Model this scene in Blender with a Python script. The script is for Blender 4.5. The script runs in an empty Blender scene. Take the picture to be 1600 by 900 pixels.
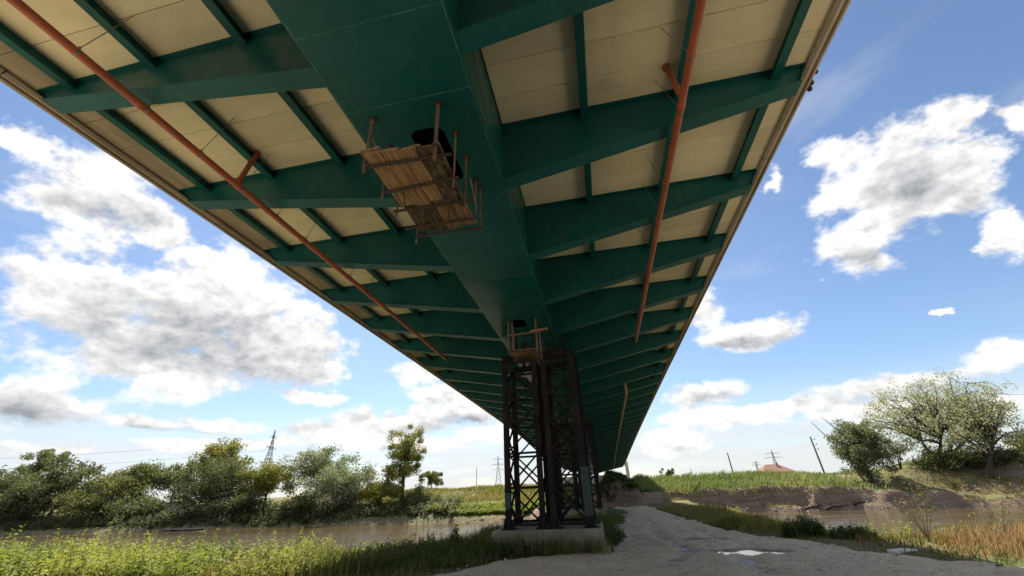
import bpy, bmesh, math, random
import numpy as np
from mathutils import Matrix, Vector

R = math.radians
rng = np.random.default_rng(7)
random.seed(7)
scene = bpy.context.scene
COL = scene.collection

# ---------------------------------------------------------------- camera
EYE = 1.65
PITCH, ROLL, YAW = R(27.286), R(-2.407), R(10.893)
cam_data = bpy.data.cameras.new("camera")
cam = bpy.data.objects.new("camera", cam_data)
COL.objects.link(cam)
_right = Vector((math.cos(YAW), math.sin(YAW), 0))
_up = Vector((math.sin(PITCH) * math.sin(YAW), -math.sin(PITCH) * math.cos(YAW), math.cos(PITCH)))
_fwd = Vector((-math.sin(YAW) * math.cos(PITCH), math.cos(YAW) * math.cos(PITCH), math.sin(PITCH)))
_c, _s = math.cos(ROLL), math.sin(ROLL)
_cx = _c * _right + _s * _up
_cy = -_s * _right + _c * _up
cam.matrix_world = Matrix((
    (_cx.x, _cy.x, -_fwd.x, 0), (_cx.y, _cy.y, -_fwd.y, 0), (_cx.z, _cy.z, -_fwd.z, EYE), (0, 0, 0, 1)))
cam_data.sensor_width = 36
cam_data.lens = 617.144 / 1600 * 36
cam_data.clip_start = 0.05
cam_data.clip_end = 6000
scene.camera = cam

# ---------------------------------------------------------------- sun, sky, exposure
SUN_DIR = Vector((-0.24, 0.55, 0.80)).normalized()
SUN_STRENGTH = 5.0
SKY_STRENGTH = 0.085
EXPOSURE = 1.22
sun_data = bpy.data.lights.new("sun", 'SUN')
sun_data.energy = SUN_STRENGTH
sun_data.angle = R(0.53)
sun_data.color = (1.0, 0.94, 0.84)
sun = bpy.data.objects.new("sun", sun_data)
sun.rotation_euler = SUN_DIR.to_track_quat('Z', 'Y').to_euler()
sun.location = (0, 0, 60)
COL.objects.link(sun)

scene.view_settings.view_transform = 'Standard'
scene.view_settings.look = 'None'
scene.view_settings.exposure = EXPOSURE
scene.view_settings.gamma = 1.0
scene.view_settings.use_curve_mapping = False
scene.cycles.max_bounces = 6
scene.cycles.diffuse_bounces = 3
scene.cycles.glossy_bounces = 3
scene.cycles.transmission_bounces = 3
scene.cycles.transparent_max_bounces = 4
scene.cycles.caustics_reflective = False
scene.cycles.caustics_refractive = False

# cumulus: azimuth, elevation of each puff and its half sizes, in degrees
PUFFS = [(-61.2,19.7,5.6,4.8),(-51.9,20.5,10.3,6.7),(-42.8,17.1,7.9,4.8),(-54.0,13.6,10.1,3.1),(-51.3,25.3,5.8,2.9),(-65.1,29.6,5.7,3.6),(-70.9,30.9,2.9,1.6),(-60.9,28.7,3.5,2.5),(-62.0,8.9,4.0,2.1),(-58.8,5.2,4.3,0.6),(-53.0,7.7,3.0,0.8),(-47.8,8.0,4.4,1.0),(-49.5,5.8,4.1,0.7),(-41.8,6.3,3.9,0.6),(40.3,28.5,6.5,4.3),(34.3,23.2,2.9,3.3),(46.0,30.0,2.6,2.0),(44.4,24.9,2.8,2.5),(36.5,32.6,3.3,2.2),(45.4,19.2,1.8,2.3),(49.9,28.0,1.3,1.4),(29.5,33.1,1.1,1.1),(21.0,16.3,5.9,1.7),(17.0,20.0,2.2,3.4),(15.2,10.3,4.9,1.5),(38.6,14.0,0.6,0.3),(33.4,8.2,6.9,1.0),(40.0,9.1,2.5,1.2),(35.9,5.3,6.5,1.1),(-25.7,9.2,7.1,1.8),(-17.9,10.4,5.3,2.2),(-24.4,15.1,4.0,2.4),(-38.7,11.6,4.4,0.7),(-32.2,9.1,3.1,1.3),(16.8,6.8,4.8,1.0),(-27.9,6.4,11.9,1.1),(22.3,7.3,7.4,1.0),(9.0,4.9,4.5,1.5),
         (38.0,25.5,4.5,3.5),(42.5,27.0,4.5,3.5),(46.5,26.5,2.2,2.2),(36.0,28.5,3.0,2.4),(-46.0,20.5,6.0,4.5),(-38.5,15.2,4.0,2.4),(-66.5,27.0,4.0,2.6),(-57.5,26.8,3.0,2.0),(-15,7.5,6,1.6),(-22,12.2,4,1.6),(-36,7.6,6,1.2),(30,6.2,8,1.0),(12,7.6,5,1.0)]


class NB:
    """small helper for node trees"""
    def __init__(self, tree):
        self.t = tree
        self.n = tree.nodes
        self.l = tree.links

    def add(self, kind, **kw):
        nd = self.n.new(kind)
        for k, v in kw.items():
            setattr(nd, k, v)
        return nd

    def put(self, sock, v):
        if hasattr(v, 'is_linked'):
            self.l.new(v, sock)
        else:
            sock.default_value = v

    def math(self, op, a, b=0.0, c=None, clamp=False):
        nd = self.add('ShaderNodeMath', operation=op, use_clamp=clamp)
        self.put(nd.inputs[0], a)
        self.put(nd.inputs[1], b)
        if c is not None:
            self.put(nd.inputs[2], c)
        return nd.outputs[0]

    def vec(self, op, a, b=None, out=0):
        nd = self.add('ShaderNodeVectorMath', operation=op)
        self.put(nd.inputs[0], a)
        if b is not None:
            self.put(nd.inputs[1], b)
        return nd.outputs[out]

    def scale(self, a, k):
        nd = self.add('ShaderNodeVectorMath', operation='SCALE')
        self.put(nd.inputs[0], a)
        self.put(nd.inputs['Scale'], k)
        return nd.outputs[0]

    def noise(self, vec, scale, detail=4, rough=0.5, out='Fac', lac=2.0):
        nd = self.add('ShaderNodeTexNoise')
        if vec is not None:
            self.put(nd.inputs['Vector'], vec)
        nd.inputs['Scale'].default_value = scale
        nd.inputs['Detail'].default_value = detail
        nd.inputs['Roughness'].default_value = rough
        nd.inputs['Lacunarity'].default_value = lac
        return nd.outputs[out]

    def step(self, x, a, b, lo=0.0, hi=1.0, kind='SMOOTHSTEP'):
        nd = self.add('ShaderNodeMapRange', interpolation_type=kind)
        nd.clamp = True
        self.put(nd.inputs['Value'], x)
        for i, v in enumerate((a, b, lo, hi)):
            self.put(nd.inputs[1 + i], v)
        return nd.outputs[0]

    def mix(self, f, a, b, mode='MIX'):
        nd = self.add('ShaderNodeMix', data_type='RGBA', blend_type=mode)
        self.put(nd.inputs[0], f)
        self.put(nd.inputs[6], (*a, 1) if isinstance(a, tuple) and len(a) == 3 else a)
        self.put(nd.inputs[7], (*b, 1) if isinstance(b, tuple) and len(b) == 3 else b)
        return nd.outputs[2]


world = bpy.data.worlds.new("World")
scene.world = world
world.use_nodes = True
wt = world.node_tree
world.cycles.sampling_method = 'MANUAL'
world.cycles.sample_map_resolution = 512
wt.nodes.clear()
W = NB(wt)
w_out = W.add('ShaderNodeOutputWorld')
w_bg = W.add('ShaderNodeBackground')
w_bg.inputs['Strength'].default_value = SKY_STRENGTH
wt.links.new(w_bg.outputs[0], w_out.inputs[0])
w_sky = W.add('ShaderNodeTexSky', sky_type='NISHITA')
w_sky.sun_disc = False
w_sky.sun_elevation = math.asin(SUN_DIR.z)
w_sky.sun_rotation = math.atan2(SUN_DIR.x, SUN_DIR.y)
w_sky.altitude = 80
w_sky.air_density = 1.0
w_sky.dust_density = 0.6
w_sky.ozone_density = 2.2
w_dir = W.vec('NORMALIZE', W.add('ShaderNodeTexCoord').outputs['Generated'])
w_sep = W.add('ShaderNodeSeparateXYZ')
wt.links.new(w_dir, w_sep.inputs[0])
az = W.math('MULTIPLY', W.math('ARCTAN2', w_sep.outputs[0], w_sep.outputs[1]), 57.29578)
el = W.math('MULTIPLY', W.math('ARCSINE', w_sep.outputs[2]), 57.29578)
w_ae = W.add('ShaderNodeCombineXYZ')
wt.links.new(az, w_ae.inputs[0])
wt.links.new(el, w_ae.inputs[1])
# grey undersides of the larger clouds
SHADES = [(-52.5, 17.0, 12.5, 4.6), (-43.5, 15.0, 6.0, 3.0), (-62.5, 27.6, 4.6, 1.7), (-61.5, 8.0, 4.2, 1.2), (41.6, 26.6, 4.2, 3.2), (44.5, 24.0, 2.0, 1.4), (34.5, 21.6, 1.6, 1.4),
          (21.0, 15.4, 5.0, 0.8), (15.2, 9.4, 4.4, 0.8), (35, 7.4, 7, 0.6), (-25.5, 8.2, 6.5, 0.9), (-18, 9.2, 4.5, 1.0), (-50, 7.1, 5.5, 0.5)]
warp1 = W.scale(W.vec('SUBTRACT', W.noise(w_dir, 8, 6, 0.62, 'Color'), (0.5, 0.5, 0.5)), 8.0)
warp_k = W.step(el, 2, 24, 0.22, 1.0, 'LINEAR')
ae = W.vec('ADD', w_ae.outputs[0], W.vec('MULTIPLY', W.scale(warp1, warp_k), (1.15, 0.8, 0)))


def puff_field(puffs, grow, soft):
    near = None
    for (a0, e0, ha, hb) in puffs:
        d = W.vec('LENGTH', W.vec('MULTIPLY', W.vec('SUBTRACT', ae, (a0, e0, 0)), (1 / (ha * grow), 1 / (hb * grow), 0)), out=1)
        near = d if near is None else W.math('SMOOTH_MIN', near, d, soft)
    return W.math('SUBTRACT', 1.0, near)


stretch = W.vec('MULTIPLY', w_dir, (1, 1, 1.5))
fb = W.noise(stretch, 11, 7, 0.6)
fb_up = W.noise(W.vec('ADD', stretch, (-0.006, 0.006, 0.022)), 11, 7, 0.6)
# the rest of the sky, outside this view, carries the same broken cumulus
broad = W.noise(w_dir, 2.3, 2, 0.5)
side = W.math('MAXIMUM', W.step(W.math('ABSOLUTE', W.math('ADD', az, 10.0)), 66, 84), W.step(el, 38, 50))
gen = W.math('MULTIPLY', W.math('SUBTRACT', broad, 0.52), 6.0)
inview = puff_field(PUFFS, 1.13, 0.3)
base = W.add('ShaderNodeMix', data_type='FLOAT')
W.put(base.inputs[0], side)
W.put(base.inputs[2], W.math('MAXIMUM', inview, -1.5))
W.put(base.inputs[3], W.math('MAXIMUM', W.math('MAXIMUM', gen, inview), -1.5))
dens = W.math('ADD', base.outputs[0], W.math('MULTIPLY', W.math('SUBTRACT', fb, 0.5), 2.4))
alpha = W.step(dens, -0.08, 0.48)
shade = W.step(W.math('ADD', puff_field(SHADES, 1.25, 0.3), W.math('MULTIPLY', W.math('SUBTRACT', fb, 0.5), 0.7)), -0.25, 1.05)
shade = W.math('MAXIMUM', shade, W.math('MULTIPLY', side, W.step(gen, 0.3, 1.4)))
relief = W.math('MULTIPLY', W.math('SUBTRACT', fb, fb_up), 1.25)
lum = W.math('ADD', W.math('SUBTRACT', 0.98, W.math('MULTIPLY', shade, 0.35)), relief)
lum = W.math('MINIMUM', W.math('MAXIMUM', lum, 0.50), 1.02)
CLOUD = 5.7
cl_col = W.mix(W.step(lum, 0.40, 0.95, kind='LINEAR'), (0.92 * CLOUD, 0.97 * CLOUD, 1.06 * CLOUD), (1.0 * CLOUD, 0.985 * CLOUD, 0.96 * CLOUD))
lumv = W.scale(cl_col, W.math('POWER', lum, 1.5))
# thin veil of distant cloud low down
veil_n = W.noise(W.vec('MULTIPLY', w_dir, (1, 1, 6)), 4.0, 6, 0.6)
veil = W.math('MULTIPLY', W.step(el, 12, 3.0), W.step(veil_n, 0.24, 0.56))
veil = W.math('MULTIPLY', veil, 0.88)
cirrus = W.math('MULTIPLY', W.step(W.noise(W.vec('MULTIPLY', w_dir, (1, 0.6, 3.5)), 3.2, 5, 0.6), 0.52, 0.8), 0.25)
sky_v = W.mix(W.math('MAXIMUM', veil, cirrus), W.vec('MULTIPLY', w_sky.outputs[0], (0.71, 0.75, 0.79)), (0.74 * CLOUD, 0.76 * CLOUD, 0.78 * CLOUD))
final = W.mix(alpha, sky_v, lumv)
wt.links.new(final, w_bg.inputs['Color'])

# ---------------------------------------------------------------- helpers
def link(o, parent=None):
    COL.objects.link(o)
    w = Vector(o.location)
    ROOT[o.name] = w
    if parent is not None:
        o.parent = parent
        o.location = w - ROOT[parent.name]
    return o


ROOT = {}


def tag(o, label=None, cat=None, group=None, kind=None):
    if label: o["label"] = label
    if cat: o["category"] = cat
    if group: o["group"] = group
    if kind: o["kind"] = kind
    return o


def empty(name, loc, label, cat, group=None):
    o = bpy.data.objects.new(name, None)
    o.location = loc
    COL.objects.link(o)
    ROOT[o.name] = Vector(loc)
    o.empty_display_size = 0.3
    return tag(o, label, cat, group)


def np_mesh(name, V, F, mat=None, smooth=False):
    """V (n,3); F a (m,k) array or a list of such arrays"""
    me = bpy.data.meshes.new(name)
    Fs = F if isinstance(F, list) else [F]
    Fs = [np.asarray(f, dtype=np.int32) for f in Fs if len(f)]
    me.vertices.add(len(V))
    me.vertices.foreach_set('co', np.asarray(V, dtype=np.float32).ravel())
    loops = np.concatenate([f.ravel() for f in Fs])
    me.loops.add(len(loops))
    me.loops.foreach_set('vertex_index', loops)
    starts = []
    off = 0
    for f in Fs:
        m, k = f.shape
        starts.append(off + np.arange(m, dtype=np.int32) * k)
        off += m * k
    starts = np.concatenate(starts)
    me.polygons.add(len(starts))
    me.polygons.foreach_set('loop_start', starts)
    if smooth:
        me.polygons.foreach_set('use_smooth', np.ones(len(starts), dtype=bool))
    me.update(calc_edges=True)
    me.validate()
    if mat:
        me.materials.append(mat)
    return me


def obj(name, me, parent=None, loc=(0, 0, 0)):
    o = bpy.data.objects.new(name, me)
    o.location = loc
    return link(o, parent)


class MB:
    def __init__(self):
        self.v = []
        self.f = []

    def quad(self, *p):
        n = len(self.v)
        self.v += [tuple(q) for q in p]
        self.f.append(tuple(range(n, n + len(p))))

    def hexa(self, p):
        """8 points: bottom ring then top ring"""
        n = len(self.v)
        self.v += [tuple(q) for q in p]
        for f in ((3, 2, 1, 0), (4, 5, 6, 7), (0, 1, 5, 4), (1, 2, 6, 5), (2, 3, 7, 6), (3, 0, 4, 7)):
            self.f.append(tuple(n + i for i in f))

    def box(self, x0, x1, y0, y1, z0, z1):
        self.hexa([(x0, y0, z0), (x1, y0, z0), (x1, y1, z0), (x0, y1, z0),
                   (x0, y0, z1), (x1, y0, z1), (x1, y1, z1), (x0, y1, z1)])

    def bar(self, a, b, w, h, up=(0, 0, 1), off=(0, 0)):
        a, b = Vector(a), Vector(b)
        d = (b - a).normalized()
        u = Vector(up)
        s = d.cross(u)
        if s.length < 1e-4:
            s = d.cross(Vector((0, 1, 0)))
        s.normalize()
        t = s.cross(d).normalized()
        p = []
        for q in (a, b):
            for (i, j) in ((-1, -1), (1, -1), (1, 1), (-1, 1)):
                p.append(q + s * (i * w / 2 + off[0]) + t * (j * h / 2 + off[1]))
        self.hexa(p)

    def angle(self, a, b, leg, th, up=(0, 0, 1)):
        self.bar(a, b, leg, th, up, (0, -leg / 2 + th / 2))
        self.bar(a, b, th, leg - th, up, (-leg / 2 + th / 2, th / 2))

    def hsec(self, a, b, w, d, th, up):
        self.bar(a, b, th, d - 2 * th, up)
        self.bar(a, b, w, th, up, (0, d / 2 - th / 2))
        self.bar(a, b, w, th, up, (0, -d / 2 + th / 2))

    def tube(self, pts, rad, n=8, cap=True):
        pts = [Vector(p) for p in pts]
        if not hasattr(rad, '__len__'):
            rad = [rad] * len(pts)
        base = len(self.v)
        prev = None
        for i, p in enumerate(pts):
            d = (pts[min(i + 1, len(pts) - 1)] - pts[max(i - 1, 0)]).normalized()
            if prev is None:
                u = d.cross(Vector((0, 0, 1)))
                if u.length < 1e-3:
                    u = d.cross(Vector((1, 0, 0)))
            else:
                u = prev - d * prev.dot(d)
            u.normalize()
            prev = u
            w = d.cross(u)
            for k in range(n):
                a = 2 * math.pi * k / n
                self.v.append(tuple(p + (u * math.cos(a) + w * math.sin(a)) * rad[i]))
        for i in range(len(pts) - 1):
            for k in range(n):
                k2 = (k + 1) % n
                self.f.append((base + i * n + k, base + i * n + k2, base + (i + 1) * n + k2, base + (i + 1) * n + k))
        if cap:
            self.f.append(tuple(base + k for k in range(n))[::-1])
            self.f.append(tuple(base + (len(pts) - 1) * n + k for k in range(n)))

    def mesh(self, name, mat, smooth=False, origin=(0, 0, 0)):
        me = bpy.data.meshes.new(name)
        o = Vector(origin)
        me.from_pydata([tuple(Vector(p) - o) for p in self.v], [], self.f)
        bm = bmesh.new()
        bm.from_mesh(me)
        bmesh.ops.recalc_face_normals(bm, faces=bm.faces)
        bm.to_mesh(me)
        bm.free()
        if smooth:
            for p in me.polygons:
                p.use_smooth = True
        me.materials.append(mat)
        me.update()
        return me

    def build(self, name, mat, parent=None, smooth=False):
        return obj(name, self.mesh(name, mat, smooth), parent)


# value noise on arrays
_perm = np.random.default_rng(3).random((64, 64))


def vnoise(x, y, s=1.0, seed=0):
    x = np.asarray(x, float) * s + seed * 17.31
    y = np.asarray(y, float) * s + seed * 9.77
    xi, yi = np.floor(x).astype(int), np.floor(y).astype(int)
    fx, fy = x - xi, y - yi
    fx, fy = fx * fx * (3 - 2 * fx), fy * fy * (3 - 2 * fy)
    g = lambda i, j: _perm[i % 64, j % 64]
    return (g(xi, yi) * (1 - fx) + g(xi + 1, yi) * fx) * (1 - fy) + (g(xi, yi + 1) * (1 - fx) + g(xi + 1, yi + 1) * fx) * fy - 0.5


def fbm(x, y, s=1.0, o=4, seed=0):
    t, a = 0, 1.0
    for i in range(o):
        t = t + a * vnoise(x, y, s * 2 ** i, seed + i)
        a *= 0.5
    return t


def sstep(a, b, x):
    t = np.clip((np.asarray(x, float) - a) / (b - a), 0, 1)
    return t * t * (3 - 2 * t)


# ---------------------------------------------------------------- materials
def new_mat(name):
    m = bpy.data.materials.new(name)
    m.use_nodes = True
    t = m.node_tree
    t.nodes.clear()
    N = NB(t)
    out = N.add('ShaderNodeOutputMaterial')
    p = N.add('ShaderNodeBsdfPrincipled')
    t.links.new(p.outputs[0], out.inputs[0])
    N.p, N.out = p, out
    return m, N


def pos(N):
    return N.add('ShaderNodeNewGeometry').outputs['Position']


def bump(N, h, strength, dist):
    b = N.add('ShaderNodeBump')
    b.inputs['Strength'].default_value = strength
    b.inputs['Distance'].default_value = dist
    N.put(b.inputs['Height'], h)
    N.l.new(b.outputs[0], N.p.inputs['Normal'])


def simple(name, c1, c2, scale=3.0, rough=0.6, metallic=0.0, bstr=0.0, bdist=0.01, bscale=40, stretch=(1, 1, 1), lo=0.35, hi=0.65, rnd=0.0, detail=6, r2=None):
    m, N = new_mat(name)
    v = N.vec('MULTIPLY', pos(N), stretch)
    n = N.noise(v, scale, detail, 0.6)
    col = N.mix(N.step(n, lo, hi), c1, c2)
    if rnd:
        oi = N.add('ShaderNodeObjectInfo')
        k = N.step(oi.outputs['Random'], 0, 1, 1 - rnd, 1 + rnd, 'LINEAR')
        nd = N.add('ShaderNodeVectorMath', operation='SCALE')
        N.put(nd.inputs[0], col)
        N.put(nd.inputs['Scale'], k)
        col = nd.outputs[0]
    N.put(N.p.inputs['Base Color'], col)
    if r2 is None:
        N.p.inputs['Roughness'].default_value = rough
    else:
        N.put(N.p.inputs['Roughness'], N.step(N.noise(v, scale * 1.7, 4, 0.6), 0.35, 0.65, rough, r2))
    N.p.inputs['Metallic'].default_value = metallic
    if bstr:
        bump(N, N.noise(v, bscale, 5, 0.6), bstr, bdist)
    return m


M = {}


def paint_mat(name, rough, r2):
    m, N = new_mat(name)
    p = pos(N)
    big = N.noise(p, 0.7, 5, 0.6)
    streak = N.noise(N.vec('MULTIPLY', p, (6, 6, 0.6)), 1.6, 5, 0.65)
    col = N.mix(N.step(big, 0.3, 0.7), (0.001, 0.070, 0.071), (0.002, 0.090, 0.090))
    col = N.mix(N.math('MULTIPLY', N.step(streak, 0.52, 0.75), 0.35), col, (0.025, 0.11, 0.10))
    dust = N.step(N.noise(N.vec('MULTIPLY', p, (1.0, 1.0, 0.35)), 3.2, 6, 0.7), 0.54, 0.72)
    col = N.mix(N.math('MULTIPLY', dust, 0.22), col, (0.09, 0.14, 0.12))
    spots = N.step(N.noise(p, 14, 3, 0.7), 0.68, 0.74)
    col = N.mix(N.math('MULTIPLY', spots, 0.4), col, (0.10, 0.14, 0.11))
    N.put(N.p.inputs['Base Color'], col)
    N.put(N.p.inputs['Roughness'], N.step(N.noise(p, 2.2, 5, 0.6), 0.3, 0.7, rough, r2))
    N.p.inputs['Specular IOR Level'].default_value = 0.35
    bump(N, N.noise(p, 1.3, 3, 0.5), 0.12, 0.03)
    return m


M['paint'] = paint_mat('teal_paint', 0.34, 0.5)
M['paint_gloss'] = paint_mat('teal_paint_gloss', 0.16, 0.26)
M['weld'] = simple('weld_paint', (0.01, 0.12, 0.10), (0.05, 0.20, 0.17), 8, 0.45)


def soffit_mat():
    m, N = new_mat('soffit_concrete')
    p = pos(N)
    oi = N.add('ShaderNodeObjectInfo').outputs['Random']
    n1 = N.noise(N.vec('MULTIPLY', p, (1.2, 3.0, 1)), 0.9, 6, 0.6)
    n2 = N.noise(p, 26, 4, 0.7)
    col = N.mix(N.step(n1, 0.3, 0.7), (0.80, 0.74, 0.51), (0.71, 0.65, 0.45))
    col = N.mix(N.math('MULTIPLY', N.step(n2, 0.5, 0.75), 0.30), col, (0.55, 0.48, 0.33))
    st = N.step(N.noise(N.vec('MULTIPLY', p, (4.0, 0.5, 1)), 1.5, 5, 0.65), 0.60, 0.78)
    col = N.mix(N.math('MULTIPLY', st, 0.30), col, (0.48, 0.42, 0.30))
    leak = N.step(N.noise(N.vec('MULTIPLY', p, (0.55, 1.6, 1)), 0.85, 6, 0.7), 0.585, 0.70)
    col = N.mix(N.math('MULTIPLY', leak, 0.45), col, (0.40, 0.35, 0.25))
    sc = N.add('ShaderNodeVectorMath', operation='SCALE')
    N.put(sc.inputs[0], col)
    N.put(sc.inputs['Scale'], N.step(oi, 0, 1, 0.88, 1.06, 'LINEAR'))
    N.put(N.p.inputs['Base Color'], sc.outputs[0])
    N.p.inputs['Roughness'].default_value = 0.85
    bump(N, n2, 0.25, 0.004)
    return m


M['soffit'] = soffit_mat()
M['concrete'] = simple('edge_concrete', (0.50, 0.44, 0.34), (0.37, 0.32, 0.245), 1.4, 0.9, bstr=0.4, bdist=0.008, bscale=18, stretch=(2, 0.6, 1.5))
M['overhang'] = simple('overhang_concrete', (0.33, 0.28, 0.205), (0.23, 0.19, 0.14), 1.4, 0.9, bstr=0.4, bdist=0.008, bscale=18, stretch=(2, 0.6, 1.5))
M['slabtop'] = simple('slab_concrete', (0.34, 0.32, 0.28), (0.26, 0.24, 0.21), 0.6, 0.9)
M['plinth'] = simple('plinth_concrete', (0.30, 0.265, 0.215), (0.19, 0.165, 0.13), 1.6, 0.9, bstr=0.5, bdist=0.015, bscale=9)
M['white_concrete'] = simple('pale_concrete', (0.66, 0.63, 0.58), (0.52, 0.49, 0.44), 0.5, 0.85)
M['pipe'] = simple('orange_pvc', (0.40, 0.105, 0.045), (0.31, 0.085, 0.04), 2.0, 0.42, stretch=(1, 1, 1), r2=0.58)
M['pipe_old'] = simple('faded_pvc', (0.48, 0.32, 0.26), (0.42, 0.27, 0.21), 2.0, 0.55)
M['wire'] = simple('galvanised_wire', (0.30, 0.30, 0.28), (0.2, 0.2, 0.19), 20, 0.4, 0.8)
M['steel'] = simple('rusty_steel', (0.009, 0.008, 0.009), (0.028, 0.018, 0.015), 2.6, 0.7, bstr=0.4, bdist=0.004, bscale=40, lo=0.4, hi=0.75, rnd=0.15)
for _n in M['steel'].node_tree.nodes:
    if _n.type == 'BSDF_PRINCIPLED':
        _n.inputs['Specular IOR Level'].default_value = 0.2
M['tube_steel'] = simple('scaffold_tube', (0.20, 0.125, 0.085), (0.12, 0.075, 0.055), 9, 0.6, 0.2, lo=0.3, hi=0.7, rnd=0.25)
M['ledger_steel'] = simple('ledger_tube', (0.055, 0.035, 0.028), (0.035, 0.024, 0.02), 9, 0.65, 0.2)
M['wood'] = simple('raw_plank', (0.33, 0.21, 0.105), (0.17, 0.10, 0.05), 2.4, 0.8, stretch=(9, 0.8, 5), rnd=0.18, bstr=0.3, bdist=0.004, bscale=6)
M['wood_dark'] = simple('stained_plank', (0.05, 0.035, 0.02), (0.22, 0.16, 0.10), 5.0, 0.85, stretch=(3, 1.2, 3), lo=0.45, hi=0.75)
M['teal_worn'] = simple('worn_teal_paint', (0.012, 0.06, 0.065), (0.03, 0.03, 0.03), 3.5, 0.6)
M['bark'] = simple('bark', (0.075, 0.055, 0.04), (0.035, 0.027, 0.02), 4, 0.95, stretch=(4, 4, 0.8), bstr=0.6, bdist=0.03, bscale=10)
M['roof'] = simple('red_tile', (0.20, 0.095, 0.055), (0.13, 0.065, 0.042), 1.2, 0.85, stretch=(6, 1, 1))
M['wall'] = simple('plaster', (0.46, 0.30, 0.22), (0.38, 0.25, 0.18), 0.8, 0.9)
M['galv'] = simple('pylon_steel', (0.36, 0.38, 0.40), (0.28, 0.29, 0.30), 1, 0.5, 0.5)  # tone lightened so distance haze on the pylons sits in the colour
M['pole'] = simple('pole_wood', (0.14, 0.12, 0.10), (0.09, 0.075, 0.06), 1, 0.9)
M['stone'] = simple('stone', (0.42, 0.38, 0.33), (0.26, 0.23, 0.19), 3, 0.9, bstr=0.4, bdist=0.02, bscale=12, rnd=0.2)
M['pebble'] = simple('pebble', (0.52, 0.45, 0.36), (0.30, 0.255, 0.20), 2.0, 0.9, bstr=0.3, bdist=0.01, bscale=20)
M['asphalt'] = simple('asphalt', (0.05, 0.05, 0.05), (0.07, 0.07, 0.068), 4, 0.9)


def leaf_mat(name, c1, c2, scale=0.35, trans=0.35, tint=(1.12, 1.12, 0.6), isl=0.35):
    m, N = new_mat(name)
    geo = N.add('ShaderNodeNewGeometry')
    n = N.noise(geo.outputs['Position'], scale, 4, 0.6)
    col = N.mix(N.step(n, 0.36, 0.64), c1, c2)
    sc = N.add('ShaderNodeVectorMath', operation='SCALE')
    N.put(sc.inputs[0], col)
    N.put(sc.inputs['Scale'], N.step(geo.outputs['Random Per Island'], 0, 1, 1 - isl, 1 + isl, 'LINEAR'))
    col = sc.outputs[0]
    N.put(N.p.inputs['Base Color'], col)
    N.p.inputs['Roughness'].default_value = 0.65
    N.p.inputs['Specular IOR Level'].default_value = 0.18
    tr = N.add('ShaderNodeBsdfTranslucent')
    N.put(tr.inputs[0], N.vec('MULTIPLY', col, tint))
    mx = N.add('ShaderNodeMixShader')
    mx.inputs[0].default_value = trans
    N.l.new(N.p.outputs[0], mx.inputs[1])
    N.l.new(tr.outputs[0], mx.inputs[2])
    N.l.new(mx.outputs[0], N.out.inputs[0])
    return m


M['leaf_dark'] = leaf_mat('leaf_dark', (0.088, 0.105, 0.052), (0.14, 0.155, 0.078))
M['leaf_willow'] = leaf_mat('leaf_willow', (0.14, 0.165, 0.085), (0.20, 0.22, 0.125))
M['leaf_silver'] = leaf_mat('leaf_silver', (0.17, 0.19, 0.12), (0.25, 0.265, 0.185), 0.5)
M['leaf_olive'] = leaf_mat('leaf_olive', (0.125, 0.145, 0.055), (0.18, 0.185, 0.075))
M['leaf_yellow'] = leaf_mat('leaf_yellow', (0.16, 0.18, 0.04), (0.24, 0.225, 0.05), 0.5)
M['leaf_poplar'] = leaf_mat('leaf_poplar', (0.14, 0.165, 0.045), (0.28, 0.25, 0.055), 0.4)
M['leaf_pale'] = leaf_mat('leaf_pale', (0.25, 0.265, 0.16), (0.35, 0.37, 0.24), 0.6, 0.45, (1.06, 1.05, 0.68))
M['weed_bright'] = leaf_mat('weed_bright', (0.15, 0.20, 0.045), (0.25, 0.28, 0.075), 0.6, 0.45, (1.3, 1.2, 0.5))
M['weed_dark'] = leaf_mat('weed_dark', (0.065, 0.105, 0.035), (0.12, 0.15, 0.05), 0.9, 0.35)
M['grass_mix'] = leaf_mat('grass_mix', (0.085, 0.12, 0.03), (0.20, 0.17, 0.07), 0.7, 0.35)
M['grass_dry'] = leaf_mat('grass_dry', (0.34, 0.19, 0.09), (0.30, 0.22, 0.11), 0.9, 0.4, (1.1, 1.0, 0.8))
M['grass_tan'] = leaf_mat('grass_tan', (0.28, 0.22, 0.10), (0.16, 0.17, 0.05), 0.9, 0.4, (1.1, 1.0, 0.7))
M['grass_far'] = leaf_mat('grass_far', (0.13, 0.18, 0.055), (0.22, 0.24, 0.095), 0.12, 0.35)
M['grass_field'] = leaf_mat('grass_field', (0.15, 0.17, 0.045), (0.26, 0.21, 0.085), 0.10, 0.35)
M['twig'] = simple('dry_twig', (0.24, 0.19, 0.13), (0.16, 0.12, 0.08), 4, 0.9)


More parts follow.
